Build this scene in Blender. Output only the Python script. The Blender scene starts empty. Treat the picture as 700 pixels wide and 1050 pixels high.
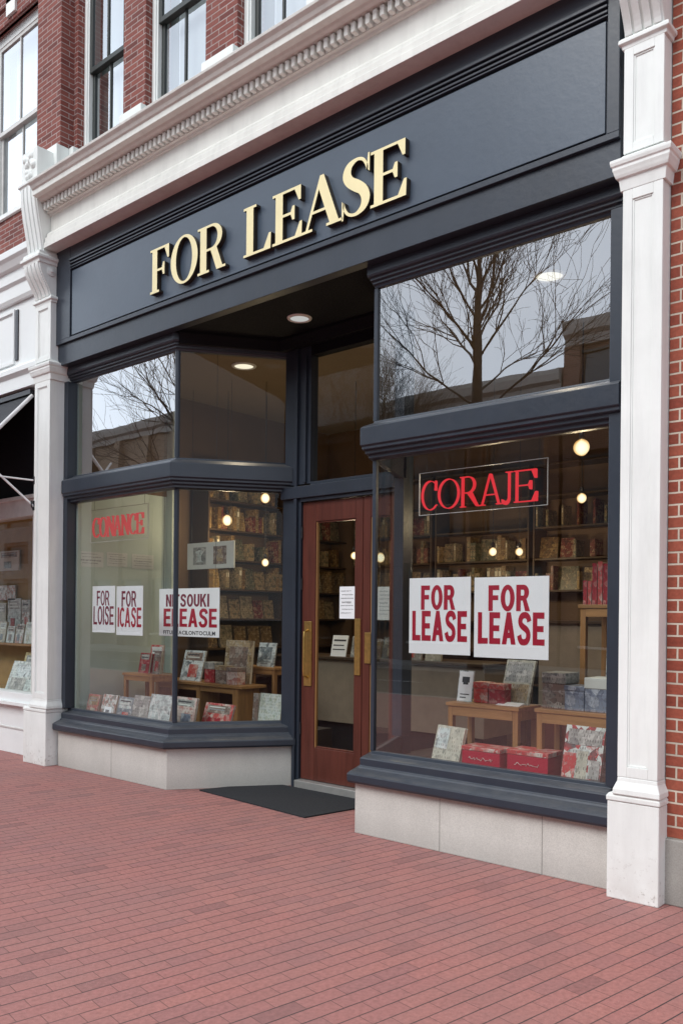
import bpy, bmesh, math, random
from mathutils import Vector, Matrix
R = math.radians
rnd = random.Random(7)
scene = bpy.context.scene
COL = scene.collection

# ------------------------------------------------------------------ materials
def nodes(name):
    m = bpy.data.materials.new(name); m.use_nodes = True
    nt = m.node_tree; nt.nodes.clear()
    out = nt.nodes.new('ShaderNodeOutputMaterial')
    return m, nt, out

def N(nt, t, **kw):
    n = nt.nodes.new(t)
    for k, v in kw.items():
        if k in n.inputs: n.inputs[k].default_value = v
        else: setattr(n, k, v)
    return n

def ramp(nt, fac, stops):
    r = nt.nodes.new('ShaderNodeValToRGB')
    e = r.color_ramp.elements
    while len(e) < len(stops): e.new(0.5)
    for i, (p, c) in enumerate(stops):
        e[i].position = p; e[i].color = (*c, 1) if len(c) == 3 else c
    nt.links.new(fac, r.inputs[0])
    return r.outputs[0]

def mixc(nt, fac, a, b, mode='MIX'):
    n = nt.nodes.new('ShaderNodeMix'); n.data_type = 'RGBA'; n.blend_type = mode
    def put(s, v):
        if hasattr(v, 'is_linked'): nt.links.new(v, s)
        elif isinstance(v, (int, float)): s.default_value = v
        else: s.default_value = (*v, 1)
    put(n.inputs[0], fac); put(n.inputs[6], a); put(n.inputs[7], b)
    return n.outputs[2]

def principled(nt, out, color, rough=.5, spec=.5, metal=0.0, bump=None, bumpd=.01, bumps=.4, coat=0):
    b = nt.nodes.new('ShaderNodeBsdfPrincipled')
    def put(s, v):
        if hasattr(v, 'is_linked'): nt.links.new(v, s)
        elif isinstance(v, (int, float)): s.default_value = v
        else: s.default_value = (*v, 1)
    put(b.inputs['Base Color'], color); put(b.inputs['Roughness'], rough)
    b.inputs['Specular IOR Level'].default_value = spec
    b.inputs['Metallic'].default_value = metal
    b.inputs['Coat Weight'].default_value = coat
    if bump is not None:
        bp = nt.nodes.new('ShaderNodeBump'); bp.inputs['Strength'].default_value = bumps
        bp.inputs['Distance'].default_value = bumpd
        nt.links.new(bump, bp.inputs['Height']); nt.links.new(bp.outputs[0], b.inputs['Normal'])
    nt.links.new(b.outputs[0], out.inputs[0])
    return b

def coord(nt, kind='Object', scale=None, rot=None, loc=None):
    tc = nt.nodes.new('ShaderNodeTexCoord'); o = tc.outputs[kind]
    if scale is not None or rot is not None or loc is not None:
        mp = nt.nodes.new('ShaderNodeMapping')
        if scale: mp.inputs['Scale'].default_value = scale
        if rot: mp.inputs['Rotation'].default_value = rot
        if loc: mp.inputs['Location'].default_value = loc
        nt.links.new(o, mp.inputs[0]); o = mp.outputs[0]
    return o

def noise(nt, vec, scale, detail=4, rough=.55):
    n = N(nt, 'ShaderNodeTexNoise'); n.inputs['Scale'].default_value = scale
    n.inputs['Detail'].default_value = detail; n.inputs['Roughness'].default_value = rough
    nt.links.new(vec, n.inputs['Vector']); return n.outputs[0]

def mat_paint(name, c, rough=.45, var=.12, grime=.0, spec=.5, scale=3.0, streak=False, bumpd=.0015, amp=.08, dust=0, scuff=False):
    m, nt, out = nodes(name)
    v = coord(nt, 'Object')
    n1 = noise(nt, v, scale, 4)
    lo = tuple(x * (1 - var) for x in c); hi = tuple(min(1, x * (1 + var)) for x in c)
    col = ramp(nt, n1, [(.3, lo), (.7, hi)])
    if grime:
        v2 = coord(nt, 'Object', scale=(7, 7, .9)) if streak else v
        n2 = noise(nt, v2, 1.7, 8, .65)
        f = ramp(nt, n2, [(.45, (0, 0, 0)), (.75, (grime,) * 3)])
        col = mixc(nt, f, col, tuple(x * .45 + .03 for x in c))
    if dust:     # dust settled on upward faces
        ge = nt.nodes.new('ShaderNodeNewGeometry'); sn = nt.nodes.new('ShaderNodeSeparateXYZ'); nt.links.new(ge.outputs['True Normal'], sn.inputs[0])
        df = mixc(nt, 1.0, ramp(nt, sn.outputs[2], [(.25, (0, 0, 0)), (.9, (dust,) * 3)]), ramp(nt, noise(nt, v, 9, 6, .7), [(.3, (.25,) * 3), (.7, (1, 1, 1))]), 'MULTIPLY')
        col = mixc(nt, df, col, (.30, .28, .255))
    if scuff:    # chips and splash marks near the pavement
        sz = nt.nodes.new('ShaderNodeSeparateXYZ'); nt.links.new(v, sz.inputs[0])
        low = ramp(nt, sz.outputs[2], [(.0, (1, 1, 1)), (.16, (.35,) * 3), (.5, (0, 0, 0))])
        chip = mixc(nt, 1.0, low, ramp(nt, noise(nt, v, 24, 6, .75), [(.58, (0, 0, 0)), (.64, (.8,) * 3)]), 'MULTIPLY')
        col = mixc(nt, chip, col, (.33, .31, .28))
        spl = mixc(nt, 1.0, low, ramp(nt, noise(nt, v, 5, 7, .7), [(.35, (0, 0, 0)), (.75, (.55,) * 3)]), 'MULTIPLY')
        col = mixc(nt, spl, col, (.42, .36, .32))
    n3 = noise(nt, v, 60, 3)
    rr = ramp(nt, n3, [(.3, (rough - amp,) * 3), (.7, (rough + amp,) * 3)])
    n4 = noise(nt, v, 25, 5)
    principled(nt, out, col, rr, spec, bump=n4, bumpd=bumpd, bumps=.5)
    return m

def mat_brick(name, c_lo, c_mid, c_hi, mortar, bw=.213, rh=.067, ms=.0055, rotz=0.0, offset=.5, bed=None, grime=.25, bumpd=.006, big=.9, rough=.85, shift=(0, 0, 0)):
    m, nt, out = nodes(name)
    v = coord(nt, 'UV', rot=(0, 0, rotz), loc=shift)
    wob = noise(nt, v, 9, 3)
    wv = N(nt, 'ShaderNodeVectorMath', operation='MULTIPLY_ADD')
    cmb = nt.nodes.new('ShaderNodeCombineXYZ'); nt.links.new(wob, cmb.inputs[0]); nt.links.new(wob, cmb.inputs[1])
    nt.links.new(cmb.outputs[0], wv.inputs[0]); wv.inputs[1].default_value = (.004, .004, 0)
    nt.links.new(v, wv.inputs[2])
    b = nt.nodes.new('ShaderNodeTexBrick'); b.offset = offset
    nt.links.new(wv.outputs[0], b.inputs['Vector'])
    b.inputs['Color1'].default_value = (0, 0, 0, 1); b.inputs['Color2'].default_value = (1, 1, 1, 1)
    b.inputs['Mortar'].default_value = (.5, .5, .5, 1)
    b.inputs['Scale'].default_value = 1; b.inputs['Mortar Size'].default_value = ms
    b.inputs['Mortar Smooth'].default_value = .25; b.inputs['Bias'].default_value = 0
    b.inputs['Brick Width'].default_value = bw; b.inputs['Row Height'].default_value = rh
    col = ramp(nt, b.outputs['Color'], [(0, c_lo), (.22, c_mid), (.85, c_hi), (1, tuple(x * .85 for x in c_lo))])
    n1 = noise(nt, v, 45, 5)
    col = mixc(nt, .55, col, ramp(nt, n1, [(.25, (.55,) * 3), (.75, (1.35,) * 3)]), 'MULTIPLY')
    n2 = noise(nt, v, big, 5, .6)
    col = mixc(nt, ramp(nt, n2, [(.35, (0, 0, 0)), (.75, (grime,) * 3)]), col, tuple(x * .5 + .07 for x in c_mid))
    if bed:
        vg = N(nt, 'ShaderNodeTexVoronoi'); vg.inputs['Scale'].default_value = 2.3; nt.links.new(wv.outputs[0], vg.inputs['Vector'])
        col = mixc(nt, ramp(nt, vg.outputs['Distance'], [(.035, (.45,) * 3), (.05, (0, 0, 0))]), col, (.10, .075, .075))
        n7 = noise(nt, v, 190, 2, .8); n8 = noise(nt, v, 1.1, 4, .6)
        sp_ = mixc(nt, 1.0, ramp(nt, n7, [(.60, (0, 0, 0)), (.68, (.75,) * 3)]), ramp(nt, n8, [(.42, (0, 0, 0)), (.66, (1, 1, 1))]), 'MULTIPLY')
        col = mixc(nt, sp_, col, (.50, .40, .37))
    mc = mixc(nt, ramp(nt, noise(nt, v, 5, 4), [(.3, (0,) * 3), (.7, (.7,) * 3)]), mortar, tuple(x * .55 for x in mortar))
    col = mixc(nt, b.outputs['Fac'], col, mc)
    if bed:
        sp = nt.nodes.new('ShaderNodeSeparateXYZ'); nt.links.new(wv.outputs[0], sp.inputs[0])
        dv = N(nt, 'ShaderNodeMath', operation='DIVIDE'); nt.links.new(sp.outputs[1], dv.inputs[0]); dv.inputs[1].default_value = rh
        fr = N(nt, 'ShaderNodeMath', operation='PINGPONG'); nt.links.new(dv.outputs[0], fr.inputs[0]); fr.inputs[1].default_value = .5
        n5 = noise(nt, v, 3.5, 4, .6)
        jm = ramp(nt, fr.outputs[0], [(.0, (1, 1, 1)), (.026, (1, 1, 1)), (.05, (0, 0, 0))])
        jm2 = mixc(nt, 1.0, jm, ramp(nt, n5, [(.3, (.4,) * 3), (.6, (1,) * 3)]), 'MULTIPLY')
        col = mixc(nt, jm2, col, bed)
    inv = N(nt, 'ShaderNodeMath', operation='MULTIPLY_ADD'); nt.links.new(b.outputs['Fac'], inv.inputs[0])
    inv.inputs[1].default_value = -1; nt.links.new(ramp(nt, n1, [(0, (.85,) * 3), (1, (1.1,) * 3)]), inv.inputs[2])
    principled(nt, out, col, rough, .35, bump=inv.outputs[0], bumpd=bumpd, bumps=.8)
    return m

def mat_stone(name, c, speck=.25, scale=160, rough=.8, grime=.3):
    m, nt, out = nodes(name)
    v = coord(nt, 'Object')
    a = noise(nt, v, scale, 2, .7)
    col = ramp(nt, a, [(.32, tuple(x * (1 - speck) for x in c)), (.5, c), (.7, tuple(min(1, x * (1 + speck)) for x in c))])
    n2 = noise(nt, coord(nt, 'Object', scale=(3, 3, 1)), 1.6, 7, .65)
    col = mixc(nt, ramp(nt, n2, [(.4, (0,) * 3), (.75, (grime,) * 3)]), col, tuple(x * .5 for x in c))
    # damp dirt close to the ground
    sx = nt.nodes.new('ShaderNodeSeparateXYZ'); nt.links.new(v, sx.inputs[0])
    ad = N(nt, 'ShaderNodeMath', operation='ADD'); nt.links.new(sx.outputs[2], ad.inputs[0])
    ml = N(nt, 'ShaderNodeMath', operation='MULTIPLY'); nt.links.new(noise(nt, v, 6, 5), ml.inputs[0]); ml.inputs[1].default_value = -.06
    nt.links.new(ml.outputs[0], ad.inputs[1])
    col = mixc(nt, ramp(nt, ad.outputs[0], [(-.03 + .03, (.30,) * 3), (.14, (0, 0, 0))]), col, tuple(x * .4 for x in c))
    principled(nt, out, col, rough, .3, bump=a, bumpd=.002, bumps=.35)
    return m

def mat_plain(name, c, rough=.5, spec=.5, metal=0.0, var=.1, scale=8):
    m, nt, out = nodes(name)
    n1 = noise(nt, coord(nt, 'Object'), scale, 5)
    col = ramp(nt, n1, [(.3, tuple(x * (1 - var) for x in c)), (.7, tuple(min(1, x * (1 + var)) for x in c))])
    principled(nt, out, col, rough, spec, metal)
    return m

def mat_wood(name, c, rough=.45, axis=0, scale=1.0):
    m, nt, out = nodes(name)
    s = [14 * scale] * 3; s[axis] = 1.2 * scale
    n1 = noise(nt, coord(nt, 'Object', scale=tuple(s)), 2.2, 6, .6)
    col = ramp(nt, n1, [(.25, tuple(x * .62 for x in c)), (.55, c), (.8, tuple(min(1, x * 1.25) for x in c))])
    principled(nt, out, col, rough, .4, bump=n1, bumpd=.001, bumps=.3)
    return m

def mat_emit(name, c, s):
    m, nt, out = nodes(name)
    e = N(nt, 'ShaderNodeEmission'); e.inputs[0].default_value = (*c, 1); e.inputs[1].default_value = s
    nt.links.new(e.outputs[0], out.inputs[0]); return m

def mat_glass(name, f0=.1, tint=(.86, .9, .88), wav=.0):
    """thin sheet: clear transmission plus a two-sided Schlick mirror"""
    m, nt, out = nodes(name)
    t = N(nt, 'ShaderNodeBsdfTransparent'); t.inputs[0].default_value = (*tint, 1)
    g = N(nt, 'ShaderNodeBsdfGlossy'); g.inputs['Roughness'].default_value = 0.0
    g.inputs[0].default_value = (.95, .97, 1, 1)
    lw = N(nt, 'ShaderNodeLayerWeight'); lw.inputs['Blend'].default_value = .5
    p = N(nt, 'ShaderNodeMath', operation='POWER'); nt.links.new(lw.outputs['Facing'], p.inputs[0]); p.inputs[1].default_value = 5
    f = N(nt, 'ShaderNodeMath', operation='MULTIPLY_ADD'); nt.links.new(p.outputs[0], f.inputs[0]); f.inputs[1].default_value = 1 - f0; f.inputs[2].default_value = f0
    if wav:
        n1 = noise(nt, coord(nt, 'Object'), 1.3, 2)
        bp = nt.nodes.new('ShaderNodeBump'); bp.inputs['Strength'].default_value = wav; bp.inputs['Distance'].default_value = .02
        nt.links.new(n1, bp.inputs['Height']); nt.links.new(bp.outputs[0], g.inputs['Normal'])
    mx = nt.nodes.new('ShaderNodeMixShader')
    nt.links.new(f.outputs[0], mx.inputs[0]); nt.links.new(t.outputs[0], mx.inputs[1]); nt.links.new(g.outputs[0], mx.inputs[2])
    nt.links.new(mx.outputs[0], out.inputs[0]); return m

def mat_cover(name, a, b, c, scale=28, seed=0.0, lines=True):
    """printed cover: busy blocks of three inks with rows of small marks"""
    m, nt, out = nodes(name)
    v = coord(nt, 'UV', loc=(seed, seed * .7, 0))
    vo = N(nt, 'ShaderNodeTexVoronoi'); vo.inputs['Scale'].default_value = scale; nt.links.new(v, vo.inputs['Vector'])
    n1 = noise(nt, v, scale * .45, 6, .7)
    sep = nt.nodes.new('ShaderNodeSeparateColor'); nt.links.new(vo.outputs['Color'], sep.inputs[0])
    ad = N(nt, 'ShaderNodeMath', operation='MULTIPLY_ADD'); nt.links.new(sep.outputs[0], ad.inputs[0]); ad.inputs[1].default_value = .45
    ml = N(nt, 'ShaderNodeMath', operation='MULTIPLY'); nt.links.new(n1, ml.inputs[0]); ml.inputs[1].default_value = .62
    nt.links.new(ml.outputs[0], ad.inputs[2])
    col = ramp(nt, ad.outputs[0], [(.25, b), (.42, a), (.55, a), (.62, c), (.78, b)])
    if lines:
        br = nt.nodes.new('ShaderNodeTexBrick'); nt.links.new(v, br.inputs['Vector'])
        br.inputs['Scale'].default_value = 1; br.inputs['Brick Width'].default_value = .018; br.inputs['Row Height'].default_value = .028
        br.inputs['Mortar Size'].default_value = .006; br.inputs['Color1'].default_value = (0, 0, 0, 1); br.inputs['Color2'].default_value = (1, 1, 1, 1)
        br.inputs['Mortar'].default_value = (0, 0, 0, 1)
        f = ramp(nt, br.outputs['Color'], [(.45, (0, 0, 0)), (.5, (.6,) * 3)])
        col = mixc(nt, f, col, tuple(x * .35 for x in b))
    principled(nt, out, col, .4, .4); return m

M = {}
M['navy'] = mat_paint('slate_blue_paint', (.027, .036, .052), .36, .12, .22, .5, streak=True, amp=.05, dust=.16)
M['navy_panel'] = mat_paint('slate_blue_panel', (.066, .090, .124), .33, .05, .05, .55, amp=.02)
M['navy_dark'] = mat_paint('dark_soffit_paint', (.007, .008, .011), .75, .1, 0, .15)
M['white'] = mat_paint('white_stone_paint', (.825, .855, .835), .55, .04, .20, .4, streak=True, dust=.35, scuff=True)
M['cream'] = mat_paint('cream_cornice_paint', (.79, .795, .75), .55, .05, .24, .4, streak=True, dust=.5)
M['nbwhite'] = mat_paint('cool_white_paint', (.80, .83, .83), .5, .03, .06, .4)
M['brick_up'] = mat_brick('dull_red_brick', (.150, .040, .034), (.215, .060, .048), (.27, .085, .066), (.46, .39, .37), bw=.2, rh=.0545, ms=.0046)
M['brick_r'] = mat_brick('orange_red_brick', (.23, .050, .030), (.29, .070, .042), (.33, .088, .052), (.66, .58, .48), ms=.0062, grime=.12, shift=(.03, .03, 0))
M['paver'] = mat_brick('pink_clay_pavers', (.315, .143, .134), (.355, .152, .138), (.375, .162, .142), (.20, .108, .100), bw=.215, rh=.089, ms=.0016, rotz=R(-81), offset=.43, bed=(.062, .046, .047), grime=.48, bumpd=.004, big=1.7, rough=.8)
M['stone'] = mat_stone('pale_granite', (.60, .59, .55), .13, grime=.2)
M['stone_dk'] = mat_stone('grey_concrete', (.36, .35, .325), .15)
M['asphalt'] = mat_stone('asphalt', (.05, .05, .052), .3, 90)
M['concrete'] = mat_stone('kerb_concrete', (.36, .35, .33), .15)
M['earth'] = mat_plain('ground', (.12, .11, .09), .9)
M['glass_up'] = mat_glass('transom_glass', .38, (.80, .82, .82), .07)
M['glass_lo'] = mat_glass('shopfront_glass', .14, (.94, .955, .945), .03)
M['glass_side'] = mat_glass('side_glass', .016, (.88, .9, .88), .02)
M['glass_win'] = mat_glass('upper_window_glass', .48, (.85, .9, .9), .06)
M['gold'] = mat_paint('pale_gold_face', (.90, .80, .46), .35, .05, .0, .5)
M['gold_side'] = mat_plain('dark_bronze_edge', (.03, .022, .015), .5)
M['door'] = mat_wood('red_brown_door_paint', (.110, .031, .021), .38, 2, .6)
M['brass'] = mat_plain('brass', (.62, .42, .14), .32, .5, .9, .15, 30)
M['mat'] = mat_stone('black_door_mat', (.030, .032, .037), .55, 150, .95, .0)
M['thresh'] = mat_plain('aluminium_threshold', (.5, .5, .48), .4, .5, .6)
M['sage'] = mat_paint('pale_sage_wall', (.50, .60, .545), .6, .04)
M['inner'] = mat_paint('brown_inner_wall', (.13, .078, .045), .7, .1)
M['ceil'] = mat_paint('tan_ceiling', (.20, .15, .10), .8, .05)
M['floor_in'] = mat_wood('dark_floor_boards', (.06, .04, .028), .5, 1)
M['platform'] = mat_plain('charcoal_platform', (.030, .030, .032), .6)
M['wood'] = mat_wood('honey_oak', (.36, .195, .075), .42, 0)
M['wood_v'] = mat_wood('honey_oak_upright', (.34, .18, .07), .42, 2)
M['shelfwood'] = mat_wood('dark_walnut', (.060, .034, .018), .5, 0)
M['counter'] = mat_plain('beige_counter', (.27, .22, .165), .6)
M['paper'] = mat_plain('white_paper', (.88, .92, .95), .6, .3, 0, .02)
M['paper_grey'] = mat_plain('greyish_paper', (.62, .66, .63), .6, .3, 0, .05)
M['red_ink'] = mat_plain('crimson_ink', (.40, .010, .035), .5, .3, 0, .05)
M['plum_ink'] = mat_plain('plum_ink', (.20, .02, .05), .5, .3, 0, .05)
M['soft_ink'] = mat_plain('soft_grey_ink', (.30, .32, .33), .6, .3, 0, .1)
M['dark_ink'] = mat_plain('dark_ink', (.06, .065, .075), .6, .3, 0, .05)
M['neon'] = mat_emit('red_neon_tube', (1.0, .045, .06), .85)
M['neon_dim'] = mat_emit('dim_red_neon_tube', (1.0, .12, .13), .52)
M['acrylic'] = mat_glass('acrylic_panel', .02, (.97, .98, .98))
M['acrylic_edge'] = mat_plain('acrylic_edge', (.55, .58, .56), .3)
def mat_bulb(name):
    m, nt, out = nodes(name)
    lw = N(nt, 'ShaderNodeLayerWeight'); lw.inputs['Blend'].default_value = .5
    c = ramp(nt, lw.outputs['Facing'], [(0, (1.0, .95, .74)), (.35, (1.0, .86, .55)), (.62, (.80, .52, .22)), (.9, (.42, .22, .07))])
    e = N(nt, 'ShaderNodeEmission'); nt.links.new(c, e.inputs[0]); e.inputs[1].default_value = 1.5
    nt.links.new(e.outputs[0], out.inputs[0]); return m
M['bulb'] = mat_bulb('warm_bulb')
M['lens'] = mat_emit('downlight_lens', (1.0, .90, .70), 1.15)
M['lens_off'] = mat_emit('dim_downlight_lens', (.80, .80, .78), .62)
M['metal_w'] = mat_plain('white_metal', (.75, .75, .75), .35, .5, .0)
M['metal_d'] = mat_plain('dark_metal', (.04, .04, .045), .4, .5, .6)
M['awning'] = mat_paint('dark_grey_canvas', (.022, .024, .030), .8, .15)
M['reflection_backing'] = mat_plain('white_sky_reflection', (.86, .88, .90), .7, .3, 0, .02)  # white panel added behind the upper panes to imitate bright reflected sky
M['reveal_reflection'] = mat_plain('grey_green_reveal_reflection', (.20, .22, .21), .8)  # dark strip colour painted to imitate the window reveal mirrored in the pane
M['sash_dk'] = mat_plain('dark_green_sash', (.028, .034, .032), .45)
M['sash_w'] = mat_plain('grey_white_sash', (.62, .62, .60), .45)
M['ochre'] = mat_plain('ochre_shop_wall', (.36, .24, .085), .8)
M['bark'] = mat_stone('bare_tree_bark', (.030, .026, .023), .3, 50)
M['page'] = mat_plain('page_edges', (.62, .57, .46), .8)

# ------------------------------------------------------------------ mesh builder
class MB:
    def __init__(s): s.v = []; s.f = []; s.m = []; s.mats = []; s.sm = []
    def mi(s, mat):
        if mat not in s.mats: s.mats.append(mat)
        return s.mats.index(mat)
    def face(s, pts, mat, smooth=False):
        k = len(s.v); s.v += [tuple(p) for p in pts]; s.f.append(tuple(range(k, k + len(pts)))); s.m.append(s.mi(mat)); s.sm.append(smooth)
    def grid(s, vs, fs, mat, smooth=False):
        k = len(s.v); s.v += [tuple(p) for p in vs]
        for f in fs: s.f.append(tuple(k + i for i in f)); s.m.append(s.mi(mat)); s.sm.append(smooth)
    def box(s, x0, x1, y0, y1, z0, z1, mat, T=None):
        vs = [(x0, y0, z0), (x1, y0, z0), (x1, y1, z0), (x0, y1, z0), (x0, y0, z1), (x1, y0, z1), (x1, y1, z1), (x0, y1, z1)]
        if T is not None: vs = [tuple(T @ Vector(p)) for p in vs]
        s.grid(vs, [(0, 3, 2, 1), (4, 5, 6, 7), (0, 1, 5, 4), (1, 2, 6, 5), (2, 3, 7, 6), (3, 0, 4, 7)], mat)
    def prism_x(s, prof, x0, x1, mat, smooth=False):
        n = len(prof)
        vs = [(x0, y, z) for y, z in prof] + [(x1, y, z) for y, z in prof]
        s.grid(vs, [(i, (i + 1) % n, n + (i + 1) % n, n + i) for i in range(n)], mat, smooth)
        s.face([(x0, y, z) for y, z in prof][::-1], mat); s.face([(x1, y, z) for y, z in prof], mat)
    def prism_z(s, poly, z0, z1, mat):
        n = len(poly)
        vs = [(x, y, z0) for x, y in poly] + [(x, y, z1) for x, y in poly]
        s.grid(vs, [(i, (i + 1) % n, n + (i + 1) % n, n + i) for i in range(n)], mat)
        s.face([(x, y, z0) for x, y in poly][::-1], mat); s.face([(x, y, z1) for x, y in poly], mat)
    def sweep(s, path, prof, mat, sc=None, caps=True):
        """sweep profile (outward offset, z) along a plan path with mitred corners"""
        ns = len(path) - 1; sc = sc or [1] * ns
        d = []
        for i in range(ns):
            a = Vector(path[i]); b = Vector(path[i + 1]); t = (b - a).normalized(); d.append((t, Vector((t.y, -t.x))))
        rings = []
        for i, p in enumerate(path):
            p = Vector(p); ring = []
            for o, z in prof:
                if i == 0: q = p + d[0][1] * o * sc[0]
                elif i == ns: q = p + d[-1][1] * o * sc[-1]
                else:
                    t1, n1 = d[i - 1]; t2, n2 = d[i]
                    o1, o2 = o * sc[i - 1], o * sc[i]
                    det = n1.x * n2.y - n1.y * n2.x
                    if abs(det) < 1e-4: q = p + n1 * o1
                    else: q = p + Vector(((o1 * n2.y - o2 * n1.y) / det, (n1.x * o2 - n2.x * o1) / det))
                ring.append((q.x, q.y, z))
            rings.append(ring)
        n = len(prof); vs = [v for r in rings for v in r]; fs = []
        for i in range(ns):
            for j in range(n):
                k = (j + 1) % n
                fs.append((i * n + j, i * n + k, (i + 1) * n + k, (i + 1) * n + j))
        s.grid(vs, fs, mat)
        if caps: s.face(rings[0][::-1], mat); s.face(rings[-1], mat)
    def tube(s, pts, rad, mat, n=8, caps=True):
        pts = [Vector(p) for p in pts]
        if isinstance(rad, (int, float)): rad = [rad] * len(pts)
        vs = []; fs = []; up = None
        for i, p in enumerate(pts):
            t = (pts[min(i + 1, len(pts) - 1)] - pts[max(i - 1, 0)]).normalized()
            if up is None:
                up = Vector((0, 0, 1)) if abs(t.z) < .9 else Vector((1, 0, 0))
            a = t.cross(up).normalized(); b = a.cross(t).normalized(); up = b
            for k in range(n):
                an = 2 * math.pi * k / n
                vs.append(p + (a * math.cos(an) + b * math.sin(an)) * rad[i])
        for i in range(len(pts) - 1):
            for k in range(n):
                j = (k + 1) % n
                fs.append((i * n + k, i * n + j, (i + 1) * n + j, (i + 1) * n + k))
        s.grid(vs, fs, mat, True)
        if caps:
            s.face(vs[:n][::-1], mat); s.face(vs[-n:], mat)
    def lathe(s, prof, c, mat, n=20, smooth=True):
        vs = []; fs = []; c = Vector(c)
        for r, z in prof:
            for k in range(n):
                an = 2 * math.pi * k / n; vs.append((c.x + r * math.cos(an), c.y + r * math.sin(an), c.z + z))
        for i in range(len(prof) - 1):
            for k in range(n):
                j = (k + 1) % n; fs.append((i * n + k, i * n + j, (i + 1) * n + j, (i + 1) * n + k))
        s.grid(vs, fs, mat, smooth)
    def build(s, name, parent=None, bevel=0, loc=None, rot=None, keep=False):
        me = bpy.data.meshes.new(name)
        o0 = Vector(loc) if (loc is not None and not keep) else Vector((0, 0, 0))
        me.from_pydata([tuple(Vector(v) - o0) for v in s.v], [], s.f)
        for m in s.mats: me.materials.append(M[m])
        me.polygons.foreach_set('material_index', s.m)
        me.polygons.foreach_set('use_smooth', s.sm)
        uv = me.uv_layers.new(name='UVMap').data
        for p in me.polygons:
            nx, ny, nz = abs(p.normal.x), abs(p.normal.y), abs(p.normal.z)
            for li in p.loop_indices:
                w = Vector(s.v[me.loops[li].vertex_index])
                uv[li].uv = (w.x, w.y) if nz > max(nx, ny) else ((w.x, w.z) if ny >= nx else (w.y + .1, w.z))
        me.validate(); me.update()
        bm = bmesh.new(); bm.from_mesh(me); bmesh.ops.recalc_face_normals(bm, faces=bm.faces) if len(bm.faces) > 1 else None
        bm.to_mesh(me); bm.free()
        o = bpy.data.objects.new(name, me); COL.objects.link(o)
        if loc is not None: o.location = loc
        if rot is not None: o.rotation_euler = rot
        if parent is not None: o.parent = parent
        if bevel:
            b = o.modifiers.new('bevel', 'BEVEL'); b.width = bevel; b.segments = 2; b.limit_method = 'ANGLE'; b.angle_limit = R(40)
        return o

def tag(o, label=None, cat=None, group=None, kind=None):
    if label: o['label'] = label
    if cat: o['category'] = cat
    if group: o['group'] = group
    if kind: o['kind'] = kind
    return o

def empty(name, loc, label, cat, group=None, rotz=0):
    o = bpy.data.objects.new(name, None); COL.objects.link(o); o.location = loc; o.rotation_euler = (0, 0, rotz)
    o.empty_display_size = .1
    return tag(o, label, cat, group)

def rel(o, child):
    """parent an object built in world coordinates to an unrotated root"""
    child.parent = o; child.location = Vector(child.location) - Vector(o.location); return child

def clone(src, loc, label, rotz=0, group=None):
    r = src.copy(); COL.objects.link(r); r.location = loc; r.rotation_euler = (0, 0, rotz)
    r['label'] = label
    if group: r['group'] = group
    for ch in list(src.children):
        c = ch.copy(); COL.objects.link(c); c.parent = r
        for g in list(ch.children):
            d = g.copy(); COL.objects.link(d); d.parent = c
    return r

# ------------------------------------------------------------------ lettering
def arc(cx, cy, rx, ry, a0, a1, n=14):
    return [(cx + rx * math.cos(R(a0 + (a1 - a0) * i / n)), cy + ry * math.sin(R(a0 + (a1 - a0) * i / n))) for i in range(n + 1)]

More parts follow.
